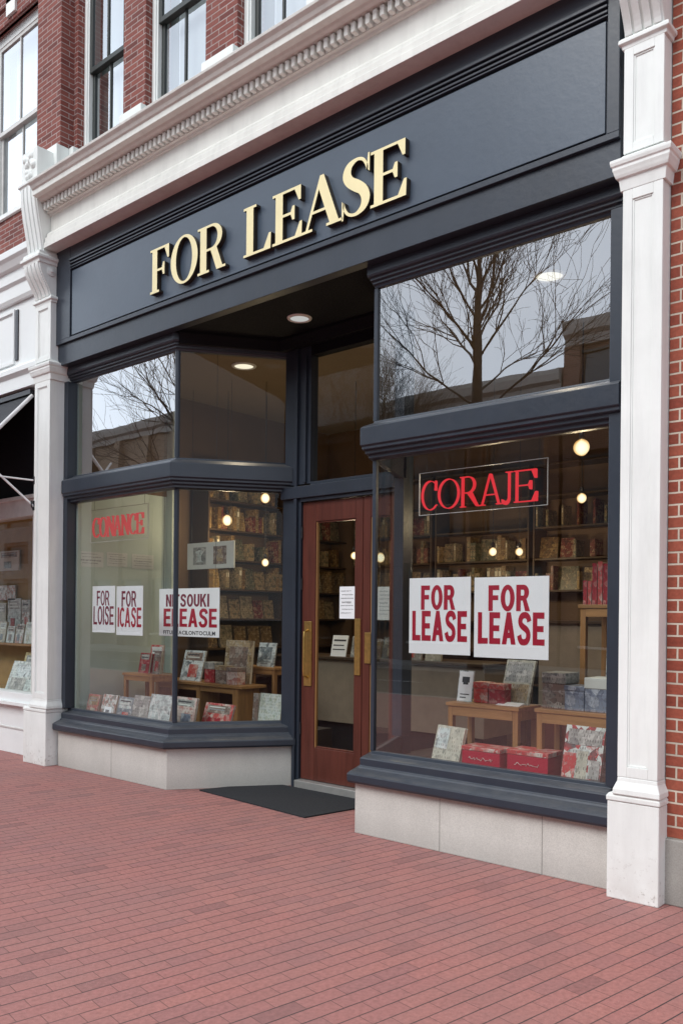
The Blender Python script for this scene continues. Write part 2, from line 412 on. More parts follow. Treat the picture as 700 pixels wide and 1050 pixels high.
def glyph(ch, S=.19, t=.055, a=.07):
    """serif capital of cap height 1: list of contours"""
    q = a + S
    if ch == 'F':
        W = .64
        return [[(0, 0), (0, t), (a, t), (a, 1 - t), (0, 1 - t), (0, 1), (W, 1), (W, .70), (W - .05, .70), (W - .15, 1 - t), (q, 1 - t), (q, .5 + t / 2),
                 (W - .24, .5 + t / 2), (W - .20, .64), (W - .15, .64), (W - .15, .36), (W - .20, .36), (W - .24, .5 - t / 2), (q, .5 - t / 2), (q, t), (q + a, t), (q + a, 0)]]
    if ch == 'E':
        W = .68
        return [[(0, 0), (0, t), (a, t), (a, 1 - t), (0, 1 - t), (0, 1), (W - .03, 1), (W - .03, .72), (W - .08, .72), (W - .17, 1 - t), (q, 1 - t), (q, .52 + t / 2),
                 (W - .26, .52 + t / 2), (W - .22, .65), (W - .17, .65), (W - .17, .38), (W - .22, .38), (W - .26, .52 - t / 2), (q, .52 - t / 2), (q, t),
                 (W - .16, t), (W - .05, .30), (W, .30), (W - .01, 0)]]
    if ch == 'L':
        W = .66
        return [[(0, 0), (0, t), (a, t), (a, 1 - t), (0, 1 - t), (0, 1), (q + a, 1), (q + a, 1 - t), (q, 1 - t), (q, t), (W - .17, t), (W - .05, .32), (W, .32), (W - .01, 0)]]
    if ch == 'R':
        b = .45
        o = [(0, 0), (0, t), (a, t), (a, 1 - t), (0, 1 - t), (0, 1)] + arc(q + .14, (1 + b) / 2, .17 + S * .6, (1 - b) / 2, 90, -62, 14)
        o += [(q + .42, t), (q + .50, t), (q + .50, 0), (q + .42 - S * .9, 0), (q + .11, b), (q, b), (q, t), (q + a, t), (q + a, 0)]
        h = [(q, 1 - t), (q, b + t)] + arc(q + .12, (1 + b) / 2, .17, (1 - b) / 2 - t, -90, 90, 14)
        return [o, h]
    if ch == 'O':
        return [arc(.42, .5, .42, .52, 0, 360, 40)[:-1], arc(.42, .5, .42 - S, .52 - t, 0, 360, 40)[:-1]]
    if ch == 'C':
        o = arc(.42, .5, .42, .52, 48, 318, 34); i = arc(.44, .5, .44 - S, .52 - t, 312, 52, 30)
        return [o + [(.78, .16)] + i + [(.66, .66), (.74, .66), (.74, 1.0), (.69, 1.0)]]
    if ch == 'S':
        sp = [(.50, .70, .02), (.49, .80, t * .9), (.42, .925, t), (.30, .965, t * 1.2), (.16, .90, S * .75), (.115, .76, S * .95), (.17, .63, S), (.30, .52, S * 1.12),
              (.42, .41, S), (.475, .26, S * .95), (.43, .115, S * .75), (.29, .035, t * 1.2), (.15, .075, t), (.07, .20, t * .9), (.055, .33, .02)]
        P = []
        for i in range(len(sp) - 1):   # Catmull-Rom
            p0, p1, p2, p3 = sp[max(i - 1, 0)], sp[i], sp[i + 1], sp[min(i + 2, len(sp) - 1)]
            for k in range(4):
                u = k / 4
                P.append(tuple(.5 * (2 * p1[c] + (p2[c] - p0[c]) * u + (2 * p0[c] - 5 * p1[c] + 4 * p2[c] - p3[c]) * u * u + (3 * p1[c] - p0[c] - 3 * p2[c] + p3[c]) * u ** 3) for c in range(3)))
        P.append(sp[-1]); L_, R_ = [], []
        for i, (x, y, w) in enumerate(P):
            ax, ay, _ = P[max(i - 1, 0)]; bx, by, _ = P[min(i + 1, len(P) - 1)]
            l = math.hypot(bx - ax, by - ay); nx, ny = -(by - ay) / l, (bx - ax) / l
            L_.append((x + nx * w / 2, y + ny * w / 2)); R_.append((x - nx * w / 2, y - ny * w / 2))
        return [[(.545, .68), (.545, 1.0), (.515, 1.0)] + L_[1:-1] + [(.02, .34), (.02, 0), (.05, 0)] + R_[1:-1][::-1]]
    if ch == 'A':
        k = S * 1.12; th = t * 1.15; yb = .32
        def lx(y): return .09 + (.40 - .09) * (y - t) / (1 - t)      # outer left leg
        def rx(y): return .80 - (.80 - .48) * (y - t) / (1 - t)      # outer right leg
        li = lambda y: lx(y) + th; ri = lambda y: rx(y) - k
        ya = yb
        while li(ya) < ri(ya) and ya < .98: ya += .005
        o = [(0, 0), (0, t), (.09, t), (.40, 1.01), (.48, 1.01), (.80, t), (.88, t), (.88, 0), (.80 - k - .07, 0), (.80 - k - .07, t), (ri(t), t), (ri(yb), yb), (li(yb), yb), (li(t), t), (li(t) + .09, t), (li(t) + .09, 0)]
        h = [(li(yb + t), yb + t), (ri(yb + t), yb + t), (li(ya), ya)]
        return [o, h]
    if ch == 'N':
        th = t * 1.2; W = .86
        return [[(0, 0), (0, t), (.08, t), (.08, 1 - t), (0, 1 - t), (0, 1), (.20, 1), (W - .08 - th, .30), (W - .08 - th, 1 - t), (W - .17 - th, 1 - t), (W - .17 - th, 1), (W, 1), (W, 1 - t), (W - .08, 1 - t), (W - .08, 0),
                 (W - .08 - th, 0), (.08 + th, 1 - S * 1.25 - t), (.08 + th, t), (.17 + th, t), (.17 + th, 0)]]
    if ch == 'J':
        o = [(.10, 1), (.10, 1 - t), (.19, 1 - t), (.19, .08)] + arc(.10, .06, .09, .12, 0, -150, 8) + [(-.03, .02), (-.03, -.10)] + arc(.09, .05, .10 + S, .24, -130, 0, 10) + [(.19 + S, 1 - t), (.28 + S, 1 - t), (.28 + S, 1)]
        return [o]

def outline_mesh(contours, depth):
    cu = bpy.data.curves.new('lettering', 'CURVE'); cu.dimensions = '2D'; cu.fill_mode = 'BOTH'; cu.extrude = depth / 2
    for c in contours:
        sp = cu.splines.new('POLY'); sp.points.add(len(c) - 1); sp.use_cyclic_u = True
        for p, (x, y) in zip(sp.points, c): p.co = (x, y, 0, 1)
    return curve_to_data(cu)

def curve_to_data(cu):
    o = bpy.data.objects.new('lettering', cu); COL.objects.link(o)
    dg = bpy.context.evaluated_depsgraph_get(); dg.update()
    me = bpy.data.meshes.new_from_object(o.evaluated_get(dg))
    vs = [v.co.copy() for v in me.vertices]; fs = [tuple(p.vertices) for p in me.polygons]
    bpy.data.objects.remove(o); bpy.data.curves.remove(cu); bpy.data.meshes.remove(me)
    return vs, fs

def fit(vs, x0, x1, z0, z1, y0, y1):
    """map an XY outline (thickness in Z) on to a wall rectangle facing -Y"""
    ax = min(v.x for v in vs); bx = max(v.x for v in vs); ay = min(v.y for v in vs); by = max(v.y for v in vs)
    az = min(v.z for v in vs); bz = max(v.z for v in vs)
    g = lambda v, a, b, c, d: c + (d - c) * ((v - a) / (b - a) if b > a else .5)
    return [(g(v.x, ax, bx, x0, x1), g(v.z, az, bz, y1, y0), g(v.y, ay, by, z0, z1)) for v in vs]

def add_serif(mb, ch, x0, x1, z0, z1, yf, yb, mf, ms_, **kw):
    vs, fs = outline_mesh(glyph(ch, **kw), .1)
    P = fit(vs, x0, x1, z0, z1, yf, yb)
    for f in fs:
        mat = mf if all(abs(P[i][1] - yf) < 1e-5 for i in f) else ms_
        mb.face([P[i] for i in f], mat)

def sans(text, bold=.03):
    cu = bpy.data.curves.new('lettering', 'FONT'); cu.body = text; cu.size = 1; cu.offset = bold; cu.extrude = .01; cu.resolution_u = 3
    return curve_to_data(cu)

def grotesk(ch, w=.23, t=.19):
    """plain heavy poster capitals of cap height 1"""
    if ch == 'F': return [[(0, 0), (0, 1), (.58, 1), (.58, 1 - t), (w, 1 - t), (w, .61), (.53, .61), (.53, .61 - t), (w, .61 - t), (w, 0)]]
    if ch == 'L': return [[(0, 0), (0, 1), (w, 1), (w, t), (.57, t), (.57, 0)]]
    if ch == 'E': return [[(0, 0), (0, 1), (.60, 1), (.60, 1 - t), (w, 1 - t), (w, .5 + t * .48), (.56, .5 + t * .48), (.56, .5 - t * .48), (w, .5 - t * .48), (w, t), (.62, t), (.62, 0)]]
    if ch == 'I': return [[(0, 0), (0, 1), (w, 1), (w, 0)]]
    if ch == 'T': return [[(.31 - w / 2, 0), (.31 - w / 2, 1 - t), (0, 1 - t), (0, 1), (.62, 1), (.62, 1 - t), (.31 + w / 2, 1 - t), (.31 + w / 2, 0)]]
    if ch == 'N': return [[(0, 0), (0, 1), (w, 1), (.68 - w, .38), (.68 - w, 1), (.68, 1), (.68, 0), (.68 - w, 0), (w, .62), (w, 0)]]
    if ch == 'K': return [[(0, 0), (0, 1), (w, 1), (w, .60), (.46, 1), (.46 + w * 1.15, 1), (.42, .58), (.49 + w * 1.15, 0), (.49, 0), (.29, .42), (w, .35), (w, 0)]]
    if ch == 'O': return [arc(.37, .5, .37, .5, 0, 360, 36)[:-1], arc(.37, .5, .37 - w, .5 - t, 0, 360, 36)[:-1]]
    if ch == 'C': return [arc(.37, .5, .37, .5, 42, 318, 30) + arc(.37, .5, .37 - w, .5 - t, 312, 48, 26)]
    if ch == 'U': return [[(0, 1), (0, .34)] + arc(.33, .34, .33, .34, 180, 360, 16) + [(.66, 1), (.66 - w, 1), (.66 - w, .34)] + arc(.33, .34, .33 - w, .34 - t, 360, 180, 14) + [(w, 1)]]
    if ch == 'A':
        k = w * 1.06; m = .38; sl = .27
        lo = lambda y: sl * y; li = lambda y: sl * y + k
        ya = min(.82, (m - k) / sl)
        return [[(0, 0), (sl, 1), (.76 - sl, 1), (.76, 0), (.76 - k, 0), (.76 - li(.2), .2), (li(.2), .2), (k, 0)], [(li(.2 + t * .9), .2 + t * .9), (.76 - li(.2 + t * .9), .2 + t * .9), (m, ya)]]
    if ch == 'R':
        return [[(0, 0), (0, 1), (.38, 1)] + arc(.38, .71, .28, .29, 88, -58, 14) + [(.72, 0), (.72 - w * 1.08, 0), (.34, .40), (w, .40), (w, 0)],
                [(w, 1 - t), (w, .40 + t)] + arc(.37, .70, max(.27 - w, .045), .30 - t, -90, 90, 10)]
    if ch == 'S':
        sp = [(.60, .72), (.56, .83), (.46, .90), (.32, .91), (.19, .86), (.125, .74), (.17, .62), (.31, .54), (.46, .47), (.55, .36), (.545, .22), (.46, .12), (.32, .09), (.19, .11), (.11, .19), (.07, .30)]
        P = []
        for i in range(len(sp) - 1):
            p0, p1, p2, p3 = sp[max(i - 1, 0)], sp[i], sp[i + 1], sp[min(i + 2, len(sp) - 1)]
            for k in range(3):
                u = k / 3; P.append(tuple(.5 * (2 * p1[c] + (p2[c] - p0[c]) * u + (2 * p0[c] - 5 * p1[c] + 4 * p2[c] - p3[c]) * u * u + (3 * p1[c] - p0[c] - 3 * p2[c] + p3[c]) * u ** 3) for c in range(2)))
        P.append(sp[-1]); A_, B_ = [], []
        for i, (x, y) in enumerate(P):
            ax, ay = P[max(i - 1, 0)]; bx, by = P[min(i + 1, len(P) - 1)]; l = math.hypot(bx - ax, by - ay); nx, ny = -(by - ay) / l, (bx - ax) / l
            h = (abs(nx) * w + abs(ny) * t) / (abs(nx) + abs(ny)) * .5
            A_.append((x + nx * h, y + ny * h)); B_.append((x - nx * h, y - ny * h))
        return [A_ + B_[::-1]]

def add_sans(mb, text, x0, x1, z0, z1, y, mat, bold=.23, gap=.085):
    """poster letters, each set in a slot of its own so that they never touch; bold under .1 is the small plain face"""
    gl = []
    for ch in text:
        vs, fs = outline_mesh(grotesk(ch, bold, bold * .80), .02) if bold > .1 else sans(ch, bold)
        w = max(v.x for v in vs) - min(v.x for v in vs); gl.append((vs, fs, w))
    tot = sum(g[2] for g in gl) + gap * (len(gl) - 1); k = (x1 - x0) / tot; x = x0
    for (vs, fs, w), ch in zip(gl, text):
        ov = .012 * (z1 - z0) if ch in 'OSC' else 0
        P = fit(vs, x, x + w * k, z0 - ov, z1 + ov, y - .0012, y)
        for f in fs: mb.face([P[i] for i in f], mat)
        x += (w + gap) * k

# ------------------------------------------------------------------ setting
b = MB(); b.face([(-250, -250, -.17), (250, -250, -.17), (250, 250, -.17), (-250, 250, -.17)], 'earth')
tag(b.build('ground'), kind='structure')
b = MB(); b.box(-60, 40, -4.2, 12, -.16, 0, 'paver'); tag(b.build('sidewalk'), kind='structure')
b = MB(); b.box(-60, 40, -4.35, -4.205, -.16, .004, 'concrete'); tag(b.build('kerb', bevel=.012), kind='structure')
b = MB(); b.face([(-60, -13.2, -.15), (40, -13.2, -.15), (40, -4.36, -.15), (-60, -4.36, -.15)], 'asphalt')
tag(b.build('road'), kind='structure')
b = MB()
for x in range(-58, 40, 6): b.face([(x, -8.85, -.146), (x + 2.5, -8.85, -.146), (x + 2.5, -8.73, -.146), (x, -8.73, -.146)], 'metal_w')
tag(b.build('road_marking'), kind='structure')
b = MB(); b.box(-60, 40, -16, -13.21, -.16, 0, 'concrete'); tag(b.build('opposite_sidewalk'), kind='structure')

# ------------------------------------------------------------------ the shop building
shop = empty('shop_building', (0, 0, 0), 'red brick corner building with slate blue vacant shopfront between white pilasters', 'building')
P_L = [(-8.17, 5.0), (-6.40, 5.0), (-5.752, 5.90)]            # plan line of the left bay
P_R = [(-4.40, 5.82), (-4.03, 5.0), (-2.10, 5.0)]            # plan line of the right bay
SC_R = [.78, 1]

# granite bulkheads
BP = [(.135, 0), (.135, .378), (0.0, .378), (0.0, 0)]
for path, sc in ((P_L, None), (P_R, SC_R)):
    b = MB(); b.sweep(path, BP, 'stone', sc); base = b.build('stone_base', shop, .004)
# joints of the granite slabs
for x in (-7.2, -3.33, -2.56):
    b = MB(); b.box(x - .0025, x + .0025, 4.8635, 4.8660, .0, .376, 'stone_dk'); b.build('slab_joint', base)

# framing mouldings
SILL = [(-.03, .60), (.012, .60), (.018, .575), (.088, .558), (.100, .548), (.100, .498), (.112, .490), (.120, .480), (.175, .462), (.196, .448), (.200, .438), (.200, .395), (.188, .378), (-.03, .378)]
TRANSOM = [(-.03, 3.06), (.015, 3.06), (.02, 3.045), (.10, 3.012), (.122, 2.996), (.122, 2.868), (.108, 2.858), (.108, 2.838), (.082, 2.828), (.082, 2.808), (.055, 2.798), (.055, 2.778), (.02, 2.768), (-.03, 2.768)]
HEAD = [(-.03, 4.05), (.015, 4.05), (.022, 4.07), (.036, 4.075), (.036, 4.092), (.055, 4.098), (.055, 4.115), (.075, 4.121), (.082, 4.135), (.082, 4.199), (-.03, 4.199)]
for k, (path, sc) in enumerate(((P_L, None), (P_R, SC_R))):
    fr = MB()
    fr.sweep(path, TRANSOM, 'navy', sc); fr.sweep(path, HEAD, 'navy', sc)
    if k == 0:
        fr.box(-8.20, -8.125, 4.915, 5.05, .60, 4.05, 'navy')
        for z0, z1 in ((.60, 2.768), (3.06, 4.05)):
            fr.prism_z([(-6.418, 4.987), (-6.398, 4.981), (-6.378, 4.996), (-6.372, 5.016), (-6.394, 5.022)], z0, z1, 'navy')
            T = Matrix.Translation((-5.752, 5.90, 0)) @ Matrix.Rotation(math.atan2(.82, .59), 4, 'Z')
            fr.box(-.075, .03, -.045, .05, z0, z1, 'navy', T)
    else:
        fr.box(-2.175, -2.065, 4.915, 5.05, .60, 4.05, 'navy')
        for z0, z1 in ((.60, 2.768), (3.06, 4.05)):
            fr.box(-4.045, -4.012, 4.985, 5.018, z0, z1, 'navy')
            fr.box(-4.432, -4.33, 5.75, 5.87, z0, z1, 'navy')
    f = fr.build('window_frame', shop, .003)
    s = MB(); s.sweep(path, SILL, 'navy', sc); s.build('sill', f, .003)
    def pane(p0, p1, z0, z1, mat):
        g = MB(); g.face([(p0[0], p0[1], z0), (p1[0], p1[1], z0), (p1[0], p1[1], z1), (p0[0], p0[1], z1)], mat); g.build('glass_pane', f)
    if k == 0:
        for z0, z1, mt in ((.59, 2.775, 'glass_lo'), (3.05, 4.06, 'glass_up')):
            pane((-8.14, 5.003), (-6.40, 5.003), z0, z1, mt)
            pane((-6.393, 5.005), (-5.772, 5.868), z0, z1, 'glass_side')
    else:
        for z0, z1, mt in ((.59, 2.775, 'glass_lo'), (3.05, 4.06, 'glass_up')):
            pane((-4.03, 5.003), (-2.10, 5.003), z0, z1, mt)
            pane((-4.39, 5.79), (-4.033, 5.006), z0, z1, 'glass_side')

# entrance: jambs, transom bar, transom light, doors
e = MB()
e.box(-5.80, -5.563, 5.80, 5.90, .0, 2.70, 'navy'); e.box(-5.78, -5.45, 5.80, 5.90, 2.83, 4.2, 'navy')
e.box(-5.63, -5.595, 5.77, 5.80, .0, 4.2, 'navy'); e.box(-5.52, -5.49, 5.775, 5.80, 2.84, 4.02, 'navy')
e.box(-4.445, -4.34, 5.80, 5.90, 0, 4.2, 'navy')
e.box(-5.563, -4.446, 5.79, 5.90, 2.665, 2.70, 'navy'); e.box(-5.80, -4.446, 5.765, 5.90, 2.70, 2.81, 'navy'); e.box(-5.45, -4.446, 5.80, 5.90, 2.81, 2.845, 'navy')
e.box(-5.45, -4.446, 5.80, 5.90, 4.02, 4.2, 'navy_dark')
ent = e.build('entrance_frame', shop, .003)
g = MB(); g.face([(-5.45, 5.85, 2.845), (-4.446, 5.85, 2.845), (-4.446, 5.85, 4.02), (-5.45, 5.85, 4.02)], 'glass_side'); g.build('transom_pane', ent)
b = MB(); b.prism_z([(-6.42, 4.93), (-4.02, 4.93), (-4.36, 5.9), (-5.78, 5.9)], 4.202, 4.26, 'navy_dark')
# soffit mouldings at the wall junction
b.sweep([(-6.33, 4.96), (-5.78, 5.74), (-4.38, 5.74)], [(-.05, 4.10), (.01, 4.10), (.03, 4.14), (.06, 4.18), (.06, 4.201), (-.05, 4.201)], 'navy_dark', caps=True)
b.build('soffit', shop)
b = MB(); b.box(-5.563, -4.446, 5.74, 5.92, .0, .075, 'thresh'); b.build('threshold', shop, .004)

def door_leaf(x0, x1, hinge_left, lock):
    d = MB(); y0, y1 = 5.822, 5.868; z0, z1 = .08, 2.66
    gx0, gx1, gz0, gz1 = (x0 + .165, x1 - .082, .385, 2.475) if hinge_left else (x0 + .082, x1 - .07, .385, 2.475)
    d.box(x0, gx0, y0, y1, z0, z1, 'door'); d.box(gx1, x1, y0, y1, z0, z1, 'door')
    d.box(gx0, gx1, y0, y1, z0, gz0, 'door'); d.box(gx0, gx1, y0, y1, gz1, z1, 'door')
    for a0, a1, c0, c1 in ((gx0, gx0 + .014, gz0, gz1), (gx1 - .014, gx1, gz0, gz1), (gx0 + .014, gx1 - .014, gz0, gz0 + .014), (gx0 + .014, gx1 - .014, gz1 - .014, gz1)):
        d.box(a0, a1, y0 + .008, y1 - .008, c0, c1, 'wood_v' if a1 - a0 < .02 and a0 == gx0 else 'door')
    o = d.build('door', shop, .004)
    g = MB(); g.face([(gx0, 5.845, gz0), (gx1, 5.845, gz0), (gx1, 5.845, gz1), (gx0, 5.845, gz1)], 'glass_side'); g.build('door_glass', o)
    return o, gx0, gx1
DL, gx0, gx1 = door_leaf(-5.556, -4.828, True, True)
DR, _, _ = door_leaf(-4.822, -4.449, False, True)
def plate(parent, x0, x1, z0, z1, pull=True):
    b = MB(); b.box(x0, x1, 5.812, 5.822, z0, z1, 'brass')
    xm = (x0 + x1) / 2
    if pull:
        b.tube([(xm, 5.813, z0 + .08), (xm, 5.765, z0 + .10), (xm, 5.760, z0 + .15), (xm, 5.760, z1 - .15), (xm, 5.765, z1 - .10), (xm, 5.813, z1 - .08)], .011, 'brass', 10)
    for z in (z0 + .03, z1 - .03): b.lathe([(0, .0), (.006, 0), (.006, .003)], (xm, 5.812, z), 'brass', 8)
    b.build('handle', parent, .002)
plate(DL, -5.520, -5.425, .95, 1.55, True); plate(DL, -4.905, -4.840, 1.08, 1.58, False); plate(DR, -4.790, -4.722, 1.19, 1.46, False)
for z in (.55, 1.9, 2.38):
    b = MB(); b.tube([(-5.560, 5.815, z - .055), (-5.560, 5.815, z + .055)], .011, 'metal_d', 8); b.build('hinge', DL)

# sign board
b = MB()
b.box(-8.20, -2.085, 4.838, 4.93, 4.20, 5.42, 'navy')
b.box(-8.20, -2.085, 4.812, 4.838, 4.412, 4.452, 'navy'); b.box(-8.20, -7.935, 4.812, 4.838, 4.452, 5.42, 'navy')
b.box(-2.160, -2.085, 4.812, 4.838, 4.452, 5.42, 'navy'); b.box(-7.935, -2.160, 4.812, 4.838, 5.150, 5.162, 'navy')
for i, (z0, z1, y) in enumerate(((5.170, 5.186, 4.806), (5.200, 5.216, 4.800), (5.230, 5.252, 4.794))): b.box(-7.935, -2.160, y, 4.838, z0, z1, 'navy')
b.box(-7.935, -2.160, 4.815, 4.838, 5.262, 5.42, 'navy')
sb = b.build('sign_board', shop, .003)
b = MB(); b.box(-7.918, -2.176, 4.824, 4.837, 4.470, 5.133, 'navy_panel'); b.build('sign_panel', sb, .003)
b = MB()
LET = [('F', -6.524, -6.25), ('O', -6.224, -5.85), ('R', -5.85, -5.486), ('L', -5.264, -4.942), ('E', -4.925, -4.6), ('A', -4.605, -4.187), ('S', -4.194, -3.926), ('E', -3.921, -3.597)]
for ch, x0, x1 in LET:
    e_ = .012 if ch in 'OS' else 0
    add_serif(b, ch, x0, x1, 4.537 - e_, 4.940 + e_, 4.776, 4.822, 'gold', 'gold_side', S=.168, t=.05)
b.build('lettering', sb)

# cornice over the shopfront
b = MB()
X0, X1 = -8.19, -1.82
b.prism_x([(4.95, 5.385), (4.66, 5.385), (4.66, 5.44), (4.672, 5.445), (4.672, 5.495), (4.69, 5.50), (4.69, 5.53), (4.70, 5.55), (4.73, 5.57), (4.95, 5.57)], X0, X1, 'cream')
b.prism_x([(4.95, 5.571), (4.735, 5.571), (4.735, 5.735), (4.72, 5.74), (4.71, 5.755), (4.69, 5.76), (4.69, 5.85), (4.95, 5.85)], X0, X1, 'cream')
b.prism_x([(4.95, 5.851), (4.62, 5.851), (4.60, 5.86), (4.585, 5.875), (4.53, 5.88), (4.53, 5.93), (4.515, 5.94), (4.50, 5.965), (4.475, 5.985), (4.47, 6.005), (4.95, 6.08)], X0 + .0, X1, 'cream')
co = b.build('cornice', shop, .003)
b = MB(); x = X0 + .03; k = 0
while x < X1 - .05:
    b.box(x, x + .036, 4.635, 4.6895, 5.765, 5.838, 'cream'); x += .066
b.build('dentil_band', co, .004)

# upper brick storey
b = MB()
b.box(-8.13, -1.83, 4.95, 5.25, 5.42, 6.20, 'brick_up')
OPS = [(-8.05, -7.23), (-6.87, -5.98), (-5.56, -4.70), (-4.30, -3.42), (-3.02, -2.14)]
edges = [-8.13] + [e for o in OPS for e in o] + [-1.83]
for i in range(0, len(edges), 2): b.box(edges[i], edges[i + 1], 4.95, 5.35, 6.505, 8.5, 'brick_up')
b.box(-8.13, -1.83, 4.95, 5.35, 8.5, 11.5, 'brick_up')
b.box(-8.60, -8.13, 4.80, 5.35, 6.505, 11.5, 'brick_up')
wall = b.build('brick_wall', shop)
for x0, x1, y in [(edges[i], edges[i + 1], 4.90) for i in range(0, len(edges), 2)] + [(-8.60, -8.131, 4.76)]:
    b = MB(); b.box(x0, x1, y, 5.34, 6.20 if y > 4.8 else 6.08, 6.50, 'white'); b.build('stone_ledge', shop, .006)
def upper_window(x0, x1, z0, z1, parent, Y=5.025, dark=True, muntin=True, cw=.09):
    f = MB()
    f.box(x0, x0 + cw, Y, Y + .14, z0, z1, 'white'); f.box(x1 - cw, x1, Y, Y + .14, z0, z1, 'white')
    f.box(x0 + cw, x1 - cw, Y, Y + .14, z1 - cw, z1, 'white'); f.box(x0 - .02, x1 + .02, Y - .08, Y + .14, z0 - .05, z0, 'white')
    f.box(x0 + cw * .55, x0 + cw * .8, Y - .015, Y, z0, z1, 'white')
    o = f.build('upper_window', parent, .004)
    a0, a1 = x0 + cw, x1 - cw; zm = (z0 + z1) / 2 - .02
    sm = 'sash_dk' if dark else 'sash_w'
    for (c0, c1, yy) in ((z0, zm, Y + .045), (zm - .05, z1 - cw, Y + .008)):
        s = MB(); w = .042
        s.box(a0, a0 + w, yy, yy + .035, c0, c1, sm); s.box(a1 - w, a1, yy, yy + .035, c0, c1, sm)
        s.box(a0 + w, a1 - w, yy, yy + .035, c0, c0 + w * 1.2, sm); s.box(a0 + w, a1 - w, yy, yy + .035, c1 - w, c1, sm)
        xm = (a0 + a1) / 2
        if muntin: s.box(xm - .011, xm + .011, yy + .003, yy + .03, c0 + w * 1.2, c1 - w, sm)
        so = s.build('sash', o, .003)
        g = MB(); g.face([(a0 + w, yy + .018, c0 + w), (a1 - w, yy + .018, c0 + w), (a1 - w, yy + .018, c1 - w), (a0 + w, yy + .018, c1 - w)], 'glass_win'); g.build('window_glass', o)
    bl = MB(); bl.box(a0 + .14, a1, Y + .155, Y + .16, z0, z1, 'reflection_backing'); bl.box(a0, a0 + .135, Y + .15, Y + .155, z0, z1, 'reveal_reflection'); bl.build('reflection_backing', o)  # added backing: white for mirrored sky, grey green strip for mirrored reveal
    return o
for x0, x1 in OPS: upper_window(x0, x1, 6.22, 8.48, shop)

# pilasters
def ring_panel(b, x0, x1, z0, z1, Y, mat, bx=.055, bz=.06, dep=.012):
    """raised border strips round a sunk panel, on a body whose face is at Y"""
    b.box(x0, x0 + bx, Y - dep, Y, z0, z1, mat); b.box(x1 - bx, x1, Y - dep, Y, z0, z1, mat)
    b.box(x0 + bx, x1 - bx, Y - dep, Y, z0, z0 + bz, mat); b.box(x0 + bx, x1 - bx, Y - dep, Y, z1 - bz, z1, mat)
    w = .010; d2 = dep * .45
    b.box(x0 + bx, x0 + bx + w, Y - d2, Y, z0 + bz, z1 - bz, mat); b.box(x1 - bx - w, x1 - bx, Y - d2, Y, z0 + bz, z1 - bz, mat)
    b.box(x0 + bx + w, x1 - bx - w, Y - d2, Y, z0 + bz, z0 + bz + w, mat); b.box(x0 + bx + w, x1 - bx - w, Y - d2, Y, z1 - bz - w, z1 - bz, mat)

